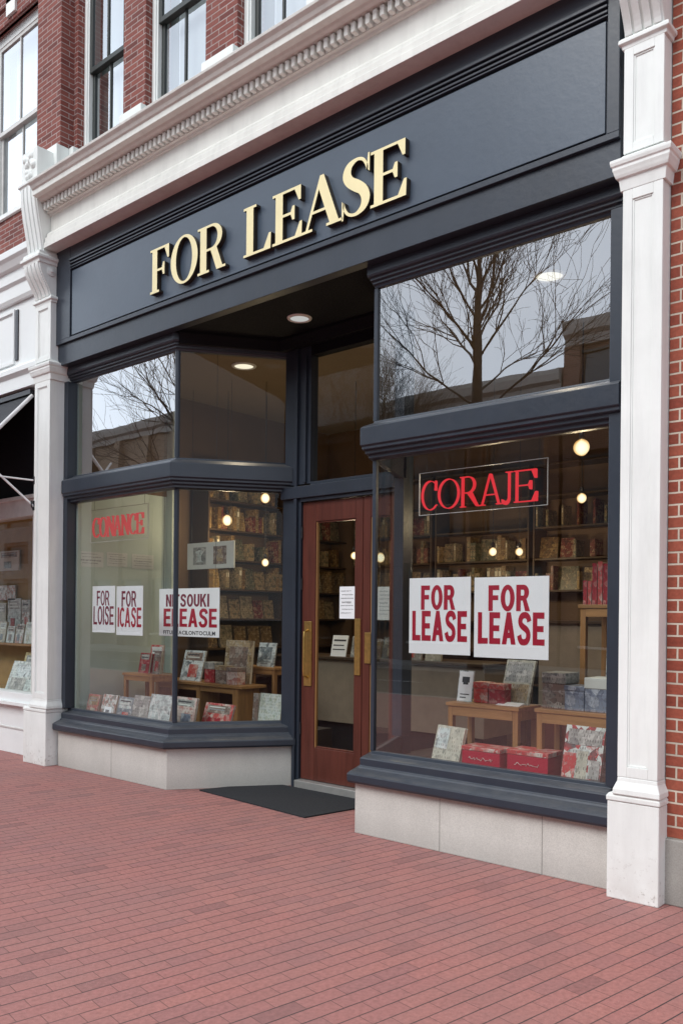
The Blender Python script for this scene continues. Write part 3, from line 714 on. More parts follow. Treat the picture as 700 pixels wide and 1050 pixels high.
def pilaster(xl, xr, pl, pr, mat='white', label=None):
    b = MB(); Yf = 4.76
    b.box(xl, xr, Yf, 4.99, .70, 4.05, mat); ring_panel(b, xl, xr, .70, 4.05, Yf, mat)
    b.box(xl, xr, Yf, 4.99, 4.225, 4.86, mat); ring_panel(b, xl, xr, 4.26, 4.86, Yf, mat, .055, .05)
    o = b.build('pilaster', shop, .003)
    ring = lambda d: [(xl - d, 4.99), (xl - d, Yf - d), (xr + d, Yf - d), (xr + d, 4.99)]
    c = MB()
    c.sweep(ring(0), [(0, 4.05), (.014, 4.05), (.016, 4.068), (.018, 4.085), (.022, 4.115), (.034, 4.120), (.040, 4.135), (.044, 4.150), (.049, 4.165), (.049, 4.180), (.056, 4.188), (.060, 4.205), (.060, 4.22), (.02, 4.24), (0, 4.26)], mat)
    c.box(xl + .001, xr - .001, Yf + .001, 4.985, 4.04, 4.25, mat)
    c.build('capital', o, .002)
    p = MB()
    p.box(pl, pr, 4.738, 4.99, 0, .558, mat)
    p.sweep([(pl, 4.99), (pl, 4.738), (pr, 4.738), (pr, 4.99)], [(-.03, .558), (.006, .560), (.006, .585), (-.004, .600), (-.014, .605), (-.03, .61)], mat)
    p.sweep([(xl, 4.99), (xl, Yf - .012), (xr, Yf - .012), (xr, 4.99)], [(-.02, .60), (.022, .60), (.020, .63), (.010, .655), (.002, .675), (0, .70), (-.02, .70)], mat)
    p.build('plinth', o, .006)
    # scrolled console above the shaft: two S-curved brackets with flutes
    k = MB()
    def curve(z0, z1, ya, yb, n=12):
        pts = []
        for i in range(n + 1):
            t = i / n; s_ = t * t * (3 - 2 * t) if t < 1 else 1
            bulge = -.018 * math.sin(math.pi * min(1, t * 1.25)) if t < .8 else 0
            pts.append((ya + (yb - ya) * s_ + .0 - .02 * math.sin(math.pi * t) * (1 - t), z0 + (z1 - z0) * t))
        return pts
    def bracket(z0, z1, ya, yb):
        c0 = curve(z0, z1, ya, yb)
        k.prism_x(c0 + [(4.94, z1), (4.94, z0)], xl + .002, xr - .002, mat)
        w = (xr - xl); nf = 4
        for i in range(nf):
            a = xl + w * (.05 + .24 * i); 
            k.prism_x([(y - .016, z) for y, z in c0] + [(c0[-1][0] + .01, z1)] + [(y + .004, z) for y, z in c0[::-1]], a, a + w * .17, mat)
    bracket(4.925, 5.24, 4.752, 4.62)
    k.sweep(ring(0), [(-.02, 4.86), (.012, 4.86), (.014, 4.88), (.030, 4.89), (.030, 4.91), (.016, 4.925), (-.02, 4.925)], mat)
    k.box(xl, xr, 4.755, 4.94, 4.86, 4.924, mat)
    # scroll rosette on the cheeks
    for xs, sg in ((xl, -1), (xr, 1)):
        for rr, dd in ((.05, .008), (.035, .014), (.016, .022)):
            T = Matrix.Translation((xs, 4.75, 5.17)) @ Matrix.Rotation(R(90) * sg, 4, 'Y')
            m2 = MB(); m2.lathe([(rr, 0), (rr, dd), (rr * .8, dd + .004), (0, dd + .004)], (0, 0, 0), mat, 18)
            k.grid([tuple(T @ Vector(v)) for v in m2.v], m2.f, mat, True)
    k.sweep([(xl, 4.94), (xl, 4.62), (xr, 4.62), (xr, 4.94)], [(-.03, 5.24), (.012, 5.24), (.016, 5.27), (.036, 5.285), (.036, 5.31), (.014, 5.33), (.012, 5.36), (-.03, 5.36)], mat)
    k.box(xl, xr, 4.63, 4.94, 5.24, 5.36, mat)
    bracket(5.36, 6.03, 4.665, 4.57)
    k.sweep([(xl, 4.95), (xl, 4.575), (xr, 4.575), (xr, 4.95)], [(-.03, 6.03), (.012, 6.03), (.016, 6.05), (.030, 6.06), (.030, 6.085), (.010, 6.10), (-.03, 6.10)], mat)
    k.box(xl + .001, xr - .001, 4.58, 4.95, 6.03, 6.42, mat)
    rn = random.Random(3)
    for i in range(16):     # carved leaf relief on the top block
        x = rn.uniform(xl + .06, xr - .06); z = rn.uniform(6.14, 6.38)
        k.lathe([(.034, 0), (.026, .014), (.012, .024), (0, .026)], (0, 0, 0), mat, 8)
        n0 = len(k.v) - 32
        for j in range(n0, len(k.v)):
            vx, vy, vz = k.v[j]; k.v[j] = (x + vx, 4.58 - vz, z + vy * 1.4)
    k.build('console', o, .003)
    return o
pilaster(-8.50, -8.195, -8.655, -8.20)
pilaster(-2.030, -1.800, -2.085, -1.785)
# party wall behind the pilasters
for x0, x1 in ((-8.55, -8.20), (-2.06, -1.80)):
    b = MB(); b.box(x0, x1, 4.99, 9.2, 0, 5.42, 'inner'); b.build('party_wall', shop)

# interior shell
b = MB(); b.box(-8.20, -2.06, 5.92, 9.1, .0, .05, 'floor_in'); b.build('shop_floor', shop)
b = MB(); b.prism_z([(-8.20, 5.02), (-6.41, 5.02), (-5.80, 5.86), (-5.80, 9.1), (-8.20, 9.1)], 4.19, 4.24, 'ceil')
b.box(-5.80, -4.40, 5.92, 9.1, 4.19, 4.24, 'ceil'); b.prism_z([(-4.02, 5.02), (-2.06, 5.02), (-2.06, 9.1), (-4.399, 9.1), (-4.399, 5.89)], 4.19, 4.24, 'ceil'); b.build('shop_ceiling', shop)
b = MB(); b.box(-8.20, -2.06, 9.1, 9.2, .0, 4.3, 'inner'); b.build('back_wall', shop)
b = MB(); b.box(-8.20, -8.165, 5.055, 6.28, .40, 2.98, 'sage'); b.box(-8.20, -8.165, 5.055, 6.28, 2.981, 4.188, 'inner'); b.box(-8.165, -8.10, 5.03, 5.075, .44, 4.188, 'sage'); b.box(-8.165, -8.06, 6.24, 6.34, .44, 4.188, 'sage'); b.build('side_wall', shop, .003)
b = MB(); b.prism_z([(-8.16, 5.03), (-6.415, 5.03), (-5.86, 5.80), (-5.86, 6.6), (-8.16, 6.6)], .06, .45, 'platform'); b.build('display_platform', shop)
b = MB(); b.prism_z([(-4.0, 5.03), (-2.062, 5.03), (-2.062, 6.4), (-4.36, 6.4), (-4.36, 5.84)], .06, .45, 'platform'); b.build('display_platform', shop)
b = MB(); b.box(-2.10, -2.064, 5.055, 9.05, .46, 4.188, 'inner'); b.build('side_wall', shop)

# ------------------------------------------------------------------ building on the right
rb = empty('brick_building', (1, 5, 0), 'orange red brick wall with cream mortar on a grey concrete footing', 'building')
b = MB(); b.box(-1.795, 9, 4.86, 5.6, .372, 11.5, 'brick_r'); rel(rb, b.build('brick_wall'))
b = MB(); b.box(-1.795, 9, 4.835, 5.6, 0, .37, 'stone_dk'); rel(rb, b.build('footing', bevel=.008))

# ------------------------------------------------------------------ neighbouring shop on the left
nb = empty('neighbouring_shop', (-11, 5, 0), 'white fronted shop with ochre display and brick upper floor beside the vacant shop', 'building')
def NB(name, mb, bevel=.003, parent=None):
    o = mb.build(name, bevel=bevel); rel(nb, o); return o
XL, XR = -16.0, -8.60
b = MB(); b.box(XL, -10.0, 4.97, 5.35, 5.55, 11.5, 'brick_up'); b.box(-10.0, XR, 4.97, 5.35, 5.55, 6.22, 'brick_up'); b.box(-10.0, XR, 4.97, 5.35, 8.45, 11.5, 'brick_up'); b.box(-8.80, XR, 4.97, 5.35, 6.22, 8.45, 'brick_up')
NB('brick_wall', b, 0)
w = upper_window(-10.0, -8.80, 6.26, 8.45, None, Y=5.02, dark=False, cw=.11); w.parent = nb; w.location = Vector((0, 0, 0)) - nb.location
b = MB(); b.prism_x([(5.0, 8.45), (4.93, 8.45), (4.93, 8.62), (4.90, 8.64), (4.90, 8.70), (5.0, 8.70)], -10.05, -8.75, 'brick_up'); b.box(-9.5, -9.3, 4.90, 4.97, 8.5, 8.9, 'white'); NB('window_head', b)
b = MB()
b.prism_x([(5.3, 5.66), (4.78, 5.64), (4.70, 5.60), (4.70, 5.53), (4.73, 5.50), (4.76, 5.44), (4.80, 5.42), (4.80, 5.30), (4.83, 5.27), (4.83, 5.14), (4.85, 5.10), (5.3, 5.10)], XL, -8.505, 'nbwhite'); NB('cornice', b)
b = MB(); b.box(XL, -8.505, 4.885, 5.3, 4.36, 5.098, 'nbwhite')
for x in (-9.18, -11.0, -12.8, -14.6): ring_panel(b, x - 1.6, x, 4.42, 5.04, 4.885, 'nbwhite', .03, .04, .02)
b.box(-9.16, -9.10, 4.87, 4.885, 4.45, 5.02, 'metal_d')
NB('frieze', b)
b = MB(); b.prism_x([(5.3, 4.36), (4.82, 4.36), (4.80, 4.33), (4.80, 4.28), (4.84, 4.24), (4.84, 4.10), (5.3, 4.10)], XL, -8.505, 'nbwhite'); NB('fascia', b)
b = MB(); b.box(XL, -8.505, 4.93, 5.1, 2.69, 2.88, 'sash_w'); b.box(XL, -8.505, 4.90, 5.1, 2.88, 2.92, 'sash_w'); b.box(XL, -8.505, 4.91, 5.1, .60, .70, 'nbwhite'); b.box(XL, -8.505, 4.87, 5.1, .56, .60, 'nbwhite')
b.box(XL, -8.505, 4.95, 5.1, 0, .56, 'nbwhite'); b.box(-8.90, -8.505, 4.96, 5.08, .7, 2.69, 'sash_w'); b.box(-8.72, -8.505, 4.93, 5.1, 2.92, 4.1, 'nbwhite'); b.box(XL, -8.505, 4.94, 4.95, .28, .30, 'sash_w')
nf = NB('shopfront_frame', b)
b = MB(); b.face([(XL, 5.02, .70), (-8.90, 5.02, .70), (-8.90, 5.02, 2.69), (XL, 5.02, 2.69)], 'glass_side'); NB('glass_pane', b, 0)
b = MB(); b.box(XL, -8.72, 5.0, 5.05, 2.92, 4.1, 'navy_dark'); NB('transom_panel', b, 0)
b = MB(); b.box(XL, -8.56, 5.9, 6.0, 0, 4.1, 'ochre'); b.box(XL, -8.56, 5.05, 5.9, .4, .62, 'ochre'); b.box(-8.60, -8.56, 5.05, 5.9, .4, 4.1, 'ochre'); b.box(XL, -8.56, 5.05, 5.9, 2.75, 2.8, 'ochre'); NB('display_recess', b, 0)

# ------------------------------------------------------------------ awning of the neighbouring shop
aw = empty('awning', (-10.5, 4.8, 4.0), 'dark grey canvas awning with white metal frame over the ochre display at the left', 'awning')
b = MB(); xa, xb = -14.5, -8.80
b.face([(xa, 4.90, 4.03), (xb, 4.90, 4.03), (xb, 4.05, 3.10), (xa, 4.05, 3.10)], 'awning')
b.face([(xa, 4.05, 3.10), (xb, 4.05, 3.10), (xb, 4.045, 2.85), (xa, 4.045, 2.85)], 'awning')
b.box(xa, xb, 4.86, 4.925, 4.02, 4.07, 'metal_d')
rel(aw, b.build('canvas'))
b = MB()
for x in (xb + .012, -11.6, xa): b.tube([(x, 4.88, 4.0), (x, 4.06, 3.09)], .021, 'metal_w', 8)
b.tube([(xa, 4.06, 3.10), (xb + .01, 4.06, 3.10)], .016, 'metal_w', 8); rel(aw, b.build('frame_bar'))
for x in (-8.50, -11.6, -14.4):
    yw = 4.752 if x == -8.50 else 4.92
    xo = xb if x == -8.50 else x
    b = MB(); b.tube([(x, yw, 2.74), (xo, 4.10, 3.42 if False else 3.40), (xo, 4.28, 3.36)][:2], .012, 'metal_w', 8)
    b.tube([(x, yw, 3.02), (xo, 4.07, 3.06)], .009, 'metal_w', 8)
    b.box(x - .018, x + .018, yw - .01, yw + .002, 2.70, 2.80, 'metal_d'); b.box(x - .016, x + .016, yw - .01, yw + .002, 2.98, 3.06, 'metal_d')
    b.tube([(x, yw - .015, 2.72), (x, yw - .03, 2.74), (x, yw - .03, 2.80)], .008, 'metal_d', 4)
    rel(aw, b.build('brace'))

# ------------------------------------------------------------------ bookcases and their books
def bookcase(w, h, n, d=.30):
    r = empty('bookcase', (0, 0, 0), 'x', 'bookcase', 'dark bookcases inside the shop')
    for s in (-1, 1):
        b = MB(); x = s * (w / 2 - .011); b.box(x - .011, x + .011, 0, d, 0, h, 'shelfwood'); b.build('side_panel', r, .002)
    for i in range(n + 1):
        z = .06 + (h - .082) * i / n
        b = MB(); b.box(-w / 2 + .023, w / 2 - .023, .004, d - .014, z, z + .022, 'shelfwood'); b.build('shelf', r, .002)
    b = MB(); b.box(-w / 2 + .023, w / 2 - .023, d - .012, d, 0, h, 'inner'); b.build('back_panel', r)
    return r
BW, BH, BN = 1.30, 3.30, 9
case0 = bookcase(BW, BH, BN)
SH = lambda i: .06 + (BH - .082) * i / BN + .0225
cases = [((-7.84, 7.25, .05), R(90), 'dark walnut bookcase against the left wall nearest the display window'),
         ((-7.84, 8.56, .05), R(90), 'dark walnut bookcase against the left wall in the far corner'),
         ((-6.83, 8.79, .05), 0, 'dark walnut bookcase on the back wall seen through the door glass'),
         ((-5.48, 8.79, .05), 0, 'dark walnut bookcase on the back wall behind the red neon letters'),
         ((-4.13, 8.79, .05), 0, 'dark walnut bookcase on the back wall nearest the right party wall')]
cs = []
for i, (loc, rz, lab) in enumerate(cases):
    if i == 0: case0.location = loc; case0.rotation_euler.z = rz; case0['label'] = lab; cs.append(case0)
    else: cs.append(clone(case0, loc, lab, rz))

PAL = [((.30, .22, .12), (.12, .08, .04), (.50, .42, .28)), ((.42, .36, .26), (.16, .12, .08), (.20, .22, .18)), ((.20, .13, .06), (.07, .05, .03), (.45, .35, .18)),
       ((.36, .34, .28), (.10, .12, .11), (.55, .50, .40)), ((.22, .055, .05), (.10, .03, .03), (.5, .4, .3)), ((.16, .19, .16), (.06, .07, .06), (.42, .40, .32)), ((.50, .40, .20), (.2, .13, .05), (.62, .55, .4))]
for i, p in enumerate(PAL): M['spine%d' % i] = mat_cover('book_spine_%d' % i, *[(q[0] * .70, q[1] * .58, q[2] * .44) for q in p], scale=34, seed=i * 3.1)
def shelf_book(i, t, h, d=.20):
    mt = 'spine%d' % i; b = MB()
    b.box(-t / 2, -t / 2 + .004, 0, d, 0, h, mt); b.box(t / 2 - .004, t / 2, 0, d, 0, h, mt); b.box(-t / 2 + .0041, t / 2 - .0041, -.002, .003, 0, h, mt)
    b.box(-t / 2 + .0045, t / 2 - .0045, .0035, d - .006, .004, h - .006, 'page')
    k = (i * 37) % 5
    if k < 3: b.box(-t / 2 + .006, t / 2 - .006, -.0032, -.0021, h * (.55 + .08 * k), h * (.82 + .03 * k), ('spine1', 'page', 'spine5')[k])
    b.box(-t / 2 + .0045, t / 2 - .0045, -.0030, -.0021, h * .12, h * .15, 'spine6')
    return b.build('book', bevel=0)
def face_book(i, w, h, t=.03):
    mt = 'spine%d' % i; b = MB()
    b.box(-w / 2, w / 2, 0, .004, 0, h, mt); b.box(-w / 2, w / 2, t - .004, t, 0, h, mt); b.box(-w / 2, -w / 2 + .004, .0041, t - .0041, 0, h, mt); b.box(-w / 2 + .0045, w / 2 - .005, .0045, t - .0045, .004, h - .004, 'page')
    return b.build('book')
SPS = [(.030, .25), (.045, .27), (.026, .20), (.052, .24), (.034, .22), (.040, .28), (.060, .19), (.048, .29), (.024, .23), (.038, .17), (.055, .26), (.032, .19), (.070, .21), (.028, .27)]
SPV = [shelf_book((i * 3) % 7, t, h) for i, (t, h) in enumerate(SPS)]
SPW = [q[0] for q in SPS]
FCV = [face_book(i % 7, w, h) for i, (w, h) in enumerate([(.19, .26), (.17, .24), (.22, .25), (.20, .28), (.16, .23), (.24, .27), (.18, .25)])]
FCW = [.19, .17, .22, .20, .16, .24, .18]
WHERE = ['left wall bookcase nearest the window', 'left wall bookcase in the far corner', 'back bookcase seen through the door', 'back bookcase behind the bright neon', 'back bookcase nearest the right wall']
used_proto = set()
def put(proto, idx, kind, case, x, z, tilt, face):
    o = proto if (kind, idx) not in used_proto else proto.copy()
    if o is not proto: COL.objects.link(o)
    used_proto.add((kind, idx))
    o.rotation_euler = (R(-9) if face else 0, tilt, 0); o.location = (x, .012 if not face else .10, z)
    mw = Matrix.Translation(case.location) @ Matrix.Rotation(case.rotation_euler.z, 4, 'Z')
    m = mw @ Matrix.Translation(o.location) @ o.rotation_euler.to_matrix().to_4x4()
    o.location = m.to_translation(); o.rotation_euler = m.to_euler()
    ci = cs.index(case)
    tag(o, ('book shown face out on the ' if face else 'book shelved spine out on the ') + WHERE[ci], 'book', ('face out' if face else 'spine out') + ' books on the ' + WHERE[ci])
SHELVES = {0: [3, 4, 5, 6, 7, 8], 1: [4, 5, 6, 7, 8], 2: [4, 5, 6, 7], 3: [5, 6], 4: [5, 6, 7]}
nb_books = 0
for ci, rows in SHELVES.items():
    for r_ in rows:
        x = -BW / 2 + .03; lim = BW / 2 - .03
        modef = (ci in (0, 1) and r_ in (3, 4)) or (ci == 2 and r_ == 5)
        while x < lim - .05:
            if modef or rnd.random() < .14:
                i = rnd.randrange(7); w = FCW[i]
                if x + w > lim: break
                put(FCV[i], i, 'f', cs[ci], x + w / 2, SH(r_), 0, True); x += w + rnd.uniform(.015, .05)
            else:
                i = rnd.randrange(14); w = SPW[i]
                if x + w > lim: break
                put(SPV[i], i, 's', cs[ci], x + w / 2, SH(r_), 0, False); x += w + rnd.choice([.002, .004, .003, .002, .003, .10, .16])
            nb_books += 1
print('books', nb_books)

# ------------------------------------------------------------------ display furniture
def table(name, x0, x1, y0, y1, z0, zt, label, legw=.042, apron=.07, cat='table', group=None):
    cx, cy = (x0 + x1) / 2, (y0 + y1) / 2
    r = empty(name, (cx, cy, z0), label, cat, group)
    X, Y, H = (x1 - x0) / 2, (y1 - y0) / 2, zt - z0
    b = MB(); b.box(-X - .012, X + .012, -Y - .012, Y + .012, H - .026, H, 'wood'); b.build('tabletop', r, .003)
    for sx in (-1, 1):
        for sy in (-1, 1):
            b = MB(); ax = sx * (X - legw / 2); ay = sy * (Y - legw / 2)
            b.box(ax - legw / 2, ax + legw / 2, ay - legw / 2, ay + legw / 2, 0, H - .0265, 'wood_v'); b.build('leg', r, .002)
    b = MB(); i = .006
    for sy in (-1, 1): b.box(-X + legw + .001, X - legw - .001, sy * (Y - i) - .009, sy * (Y - i) + .009, H - .027 - apron, H - .027, 'wood')
    for sx in (-1, 1): b.box(sx * (X - i) - .009, sx * (X - i) + .009, -Y + legw + .001, Y - legw - .001, H - .027 - apron, H - .027, 'wood')
    b.build('apron', r, .002)
    return r
PZ = .4505
table('table', -3.63, -3.04, 5.40, 5.71, PZ, .965, 'low oak display table behind the small red gift boxes in the right window')
table('table', -2.84, -2.26, 5.30, 5.60, PZ, .985, 'low oak display table carrying the blue grey boxes beside the right window frame')
table('tall_table', -2.70, -2.22, 5.66, 6.05, PZ, 1.70, 'tall narrow oak stand holding upright red books in the right window', .04, .06)
table('table', -7.92, -7.42, 5.50, 5.82, PZ, .965, 'low oak table with red books at the sage wall in the left window', .04, .05)
table('table', -7.02, -6.46, 6.36, 6.58, PZ, 1.05, 'oak side table holding a small pale card behind the cubby cabinet', .04, .05)
# open cubby cabinet
cb = empty('cabinet', (-7.27, 6.10, PZ), 'open fronted oak cubby cabinet in the middle of the left window', 'cabinet')
def CB(nm, *a):
    b = MB()
    for q in a: b.box(*q)
    rel(cb, b.build(nm, bevel=.003))
zt = .875
CB('top_board', (-7.99, -6.50, 5.93, 6.28, zt - .03, zt, 'wood'))
for x0, x1 in ((-7.96, -7.90), (-7.24, -7.18), (-6.66, -6.575)): CB('upright', (x0, x1, 5.95, 6.25, PZ + .0, zt - .031, 'wood_v'))
CB('rail', (-7.899, -7.241, 5.955, 5.985, zt - .09, zt - .031, 'wood'), (-7.179, -6.661, 5.955, 5.985, zt - .09, zt - .031, 'wood'))
CB('back_board', (-7.899, -7.241, 6.23, 6.245, PZ, zt - .031, 'shelfwood'), (-7.179, -6.661, 6.23, 6.245, PZ, zt - .031, 'shelfwood'))

# ------------------------------------------------------------------ display books, boxes and cards
def cov(key, a, b, c, scale=30, seed=0, lines=True): M[key] = mat_cover(key, a, b, c, scale, seed, lines); return key
W_ = (.66, .68, .66)
def dbook(name, x0, x1, y, z0, h, mt, label, lean=12, cat='book', t=.028, turn=0, group=None, art=None):
    w = x1 - x0
    r = empty(name, ((x0 + x1) / 2, y, z0), label, cat, group, R(turn))
    T = Matrix.Rotation(R(-lean), 4, 'X')
    b = MB(); b.box(-w / 2, w / 2, 0, .003, 0, h, mt, T); b.box(-w / 2, w / 2, t - .003, t, 0, h, mt, T); b.box(-w / 2, -w / 2 + .003, .0031, t - .0031, 0, h, mt, T)
    o = b.build('cover', r)
    b = MB(); b.box(-w / 2 + .0035, w / 2 - .004, .0035, t - .0035, .004, h - .004, 'page', T); b.build('page_block', r)
    if art is None and h > .2 and w > .12 and t < .1:
        rn = random.Random(int(abs(x0) * 977 + h * 531)); pick = rn.choice
        a = rn.uniform(.62, .74); art = [(.10, .90, a, .93, pick(['c_mint', 'c_grey', 'c_tan', 'c_pale', 'c_brown']))]
        zz = .90
        for _ in range(2):
            l = rn.uniform(.3, .36); art.append((.5 - l, .5 + l * rn.uniform(.6, 1), zz - .06, zz - .02, pick(['soft_ink', 'dark_ink', 'paper_grey']))); zz -= .085
        art = [art[0]] + [(p, q, r_, u, m_) for p, q, r_, u, m_ in art[1:]]
        c0 = rn.uniform(.2, .4); art.append((c0, c0 + rn.uniform(.3, .45), .12, rn.uniform(.4, .56), pick(['c_crim', 'c_slate', 'c_brown', 'c_scene', 'c_redw', 'c_blue'])))
    if art:
        lay = 0; b = MB()
        for (fx0, fx1, fz0, fz1, m2) in art:
            lay += 1; b.box(-w / 2 + fx0 * w, -w / 2 + fx1 * w, -.0006 - .0006 * lay, -.0002, fz0 * h, fz1 * h, m2, T)
        b.build('cover_art', r)
    return r
def dbox(name, x0, x1, y0, y1, z0, h, mt, label, lidmat=None, lid=.3, group=None, turn=0, cat='box'):
    X, Y = (x1 - x0) / 2, (y1 - y0) / 2
    r = empty(name, ((x0 + x1) / 2, (y0 + y1) / 2, z0), label, cat, group, R(turn))
    b = MB(); b.box(-X, X, -Y, Y, 0, h * (1 - lid), mt); b.build('body', r, .004)
    b = MB(); b.box(-X - .004, X + .004, -Y - .004, Y + .004, h * (1 - lid) + .0008, h, lidmat or mt); b.build('lid', r, .004)
    if name == 'gift_box':
        rn = random.Random(int(abs(x0) * 100)); b = MB(); hb = h * (1 - lid)
        for zz, amp in ((hb * .66, .011), (hb * .26, .005)):
            x = -X * .62; pts = []
            while x < X * .62:
                pts.append((x, -Y - .002, zz + rn.uniform(-amp, amp))); x += rn.uniform(.006, .011)
            b.tube(pts, .0022, 'c_pink', 5)
        b.build('print', r)
    return r
for k, a in dict(c_red=((.44, .15, .13), (.60, .56, .50), (.30, .07, .07)), c_wh=(W_, (.25, .29, .27), (.45, .20, .16)), c_slate=((.20, .25, .28), (.48, .52, .53), (.10, .12, .14)),
                 c_grey=((.32, .33, .31), (.16, .17, .17), (.55, .55, .52)), c_mint=((.55, .63, .62), (.22, .26, .26), (.72, .74, .72)), c_pink=((.62, .52, .48), (.42, .14, .12), (.70, .66, .62)),
                 c_redw=((.45, .05, .05), (.62, .56, .50), (.50, .10, .09)), c_pale=((.66, .72, .70), (.42, .50, .40), (.74, .76, .70)), c_tan=((.42, .33, .20), (.20, .14, .08), (.50, .45, .36)),
                 c_paper=((.62, .70, .72), (.14, .17, .19), (.70, .75, .76)), c_crim=((.34, .02, .035), (.50, .22, .20), (.24, .012, .02)), c_brown=((.26, .19, .16), (.10, .08, .075), (.42, .38, .34)),
                 c_blue=((.22, .26, .34), (.50, .55, .62), (.12, .14, .20)), c_comic=((.60, .66, .63), (.10, .10, .10), (.42, .05, .05)), c_scene=((.46, .46, .38), (.24, .26, .22), (.60, .58, .48)), c_ochre=((.58, .46, .16), (.26, .17, .06), (.66, .58, .32))).items():
    cov(k, *a, scale=30 if k in ('c_wh', 'c_pale') else 22, seed=hash(k) % 7 + len(k) * 1.3 if False else len(k) * 1.37 + ord(k[-1]) * .11)
# left window, front row from the pilaster to the entrance
dbook('book', -8.07, -7.86, 5.10, PZ, .305, 'c_red', 'faded red book beside the sage wall, first in the left window front row', 14)
dbook('book', -7.80, -7.55, 5.10, PZ, .32, 'c_wh', 'white covered book with a green motif standing second in the front row', 14, art=[(.25, .75, .2, .6, 'paper'), (.35, .62, .28, .5, 'c_slate')])
dbook('book', -7.52, -7.26, 5.10, PZ, .315, 'c_slate', 'slate blue book standing between the white book and the grey book', 14)
dbook('book', -7.25, -6.99, 5.10, PZ, .345, 'c_grey', 'dark grey book with a tan lower edge standing in the left window', 12, art=[(.05, .95, .14, .34, 'c_tan')])
dbook('book', -6.98, -6.64, 5.10, PZ, .375, 'c_mint', 'large pale mint book with a red corner patch next to the window corner post', 12, art=[(.10, .5, .05, .33, 'c_redw')])
dbook('book', -6.94, -6.61, 5.38, PZ, .335, 'c_pink', 'pink and cream patterned book just behind the window corner post', 12)
dbook('book', -6.71, -6.29, 5.56, PZ, .285, 'c_redw', 'wide red patterned book lying against the oak cubby cabinet', 18)
dbook('book', -6.33, -6.02, 5.99, PZ, .37, 'c_pale', 'pale green book with a drawing standing next to the entrance post', 8, art=[(.15, .85, .1, .9, 'c_pale')])
dbook('book', -6.42, -6.345, 6.00, PZ, .36, 'c_brown', 'slim dark brown book tucked behind the pale green book', 4)
# on the left tables
for i, (x0, x1, h, t) in enumerate(((-7.79, -7.60, .20, 4), (-7.62, -7.46, .30, -10), (-7.50, -7.43, .26, 0))):
    pass
dbook('book', -7.80, -7.62, 5.60, .9655, .22, 'c_crim', 'short crimson book on the low oak table, nearest the sage wall', 10)
dbook('book', -7.66, -7.50, 5.66, .9655, .31, 'c_redw', 'tall crimson and cream book leaning at the back of the low oak table', 8, turn=18)
dbook('book', -7.55, -7.43, 5.60, .9655, .25, 'c_brown', 'brown book at the right end of the low oak table in the left window', 8)
dbook('leaflet_frame', -7.64, -7.29, 6.04, zt + .0005, .34, 'c_paper', 'pale blue printed sheet leaning on top of the oak cubby cabinet', 14, 'framed sheet', .02)
dbox('box', -7.19, -7.03, 6.02, 6.14, zt + .0005, .22, 'c_crim', 'small crimson box with a grey lid on the oak cubby cabinet', 'c_grey', .35)
dbook('print', -7.06, -6.64, 6.17, zt + .0005, .46, 'c_tan', 'tan framed print standing at the back of the oak cubby cabinet', 6, 'framed print', .03, art=[(.16, .84, .15, .85, 'c_brown')])
dbox('box', -6.99, -6.82, 6.00, 6.12, zt + .0005, .19, 'c_brown', 'brown striped box in front of the tan framed print, left one of the pair', 'c_tan', .25)
dbox('box', -6.81, -6.65, 6.00, 6.12, zt + .0005, .18, 'c_pink', 'pinkish box in front of the tan framed print, right one of the pair', 'c_brown', .25)
dbook('card', -6.82, -6.56, 6.44, 1.0505, .26, 'c_paper', 'small pale card with a dark picture on the oak side table', 10, 'card', .015, art=[(.2, .8, .30, .82, 'c_slate'), (.2, .8, .18, .22, 'soft_ink'), (.2, .6, .10, .14, 'soft_ink')])
# right window, front row
dbook('book', -3.63, -3.36, 5.12, PZ, .375, 'c_scene', 'grey green picture book leaning at the left end of the right window', 16, art=[(.05, .48, .55, .95, 'c_mint')], turn=-10)
dbox('gift_box', -3.335, -3.03, 5.14, 5.32, PZ + .062, .185, 'red_ink', 'crimson gift box stacked on a flat red box, left of the two red stacks', 'c_redw', .16)
dbox('flat_box', -3.37, -3.04, 5.12, 5.34, PZ, .06, 'c_redw', 'flat red and white box under the left crimson gift box', 'c_redw', .3)
dbox('gift_box', -2.985, -2.68, 5.16, 5.36, PZ + .052, .205, 'red_ink', 'crimson gift box stacked on a flat white box, right of the two red stacks', 'c_redw', .16)
dbox('flat_box', -3.02, -2.72, 5.13, 5.36, PZ, .05, 'c_grey', 'flat grey and white box under the right crimson gift box', 'c_wh', .4)
dbook('book', -2.575, -2.30, 5.09, PZ, .47, 'c_comic', 'tall pale book with red and green figures leaning beside the right window frame', 13, turn=-4,
      art=[(.02, .34, .02, .62, 'c_redw'), (.36, .64, .04, .66, 'c_scene'), (.68, .98, .02, .26, 'c_redw'), (.68, .96, .30, .55, 'c_grey'), (.08, .95, .74, .95, 'c_grey')])
dbook('book', -2.235, -2.175, 5.16, PZ, .30, 'c_mint', 'slim pale book half hidden behind the right window frame', 8)
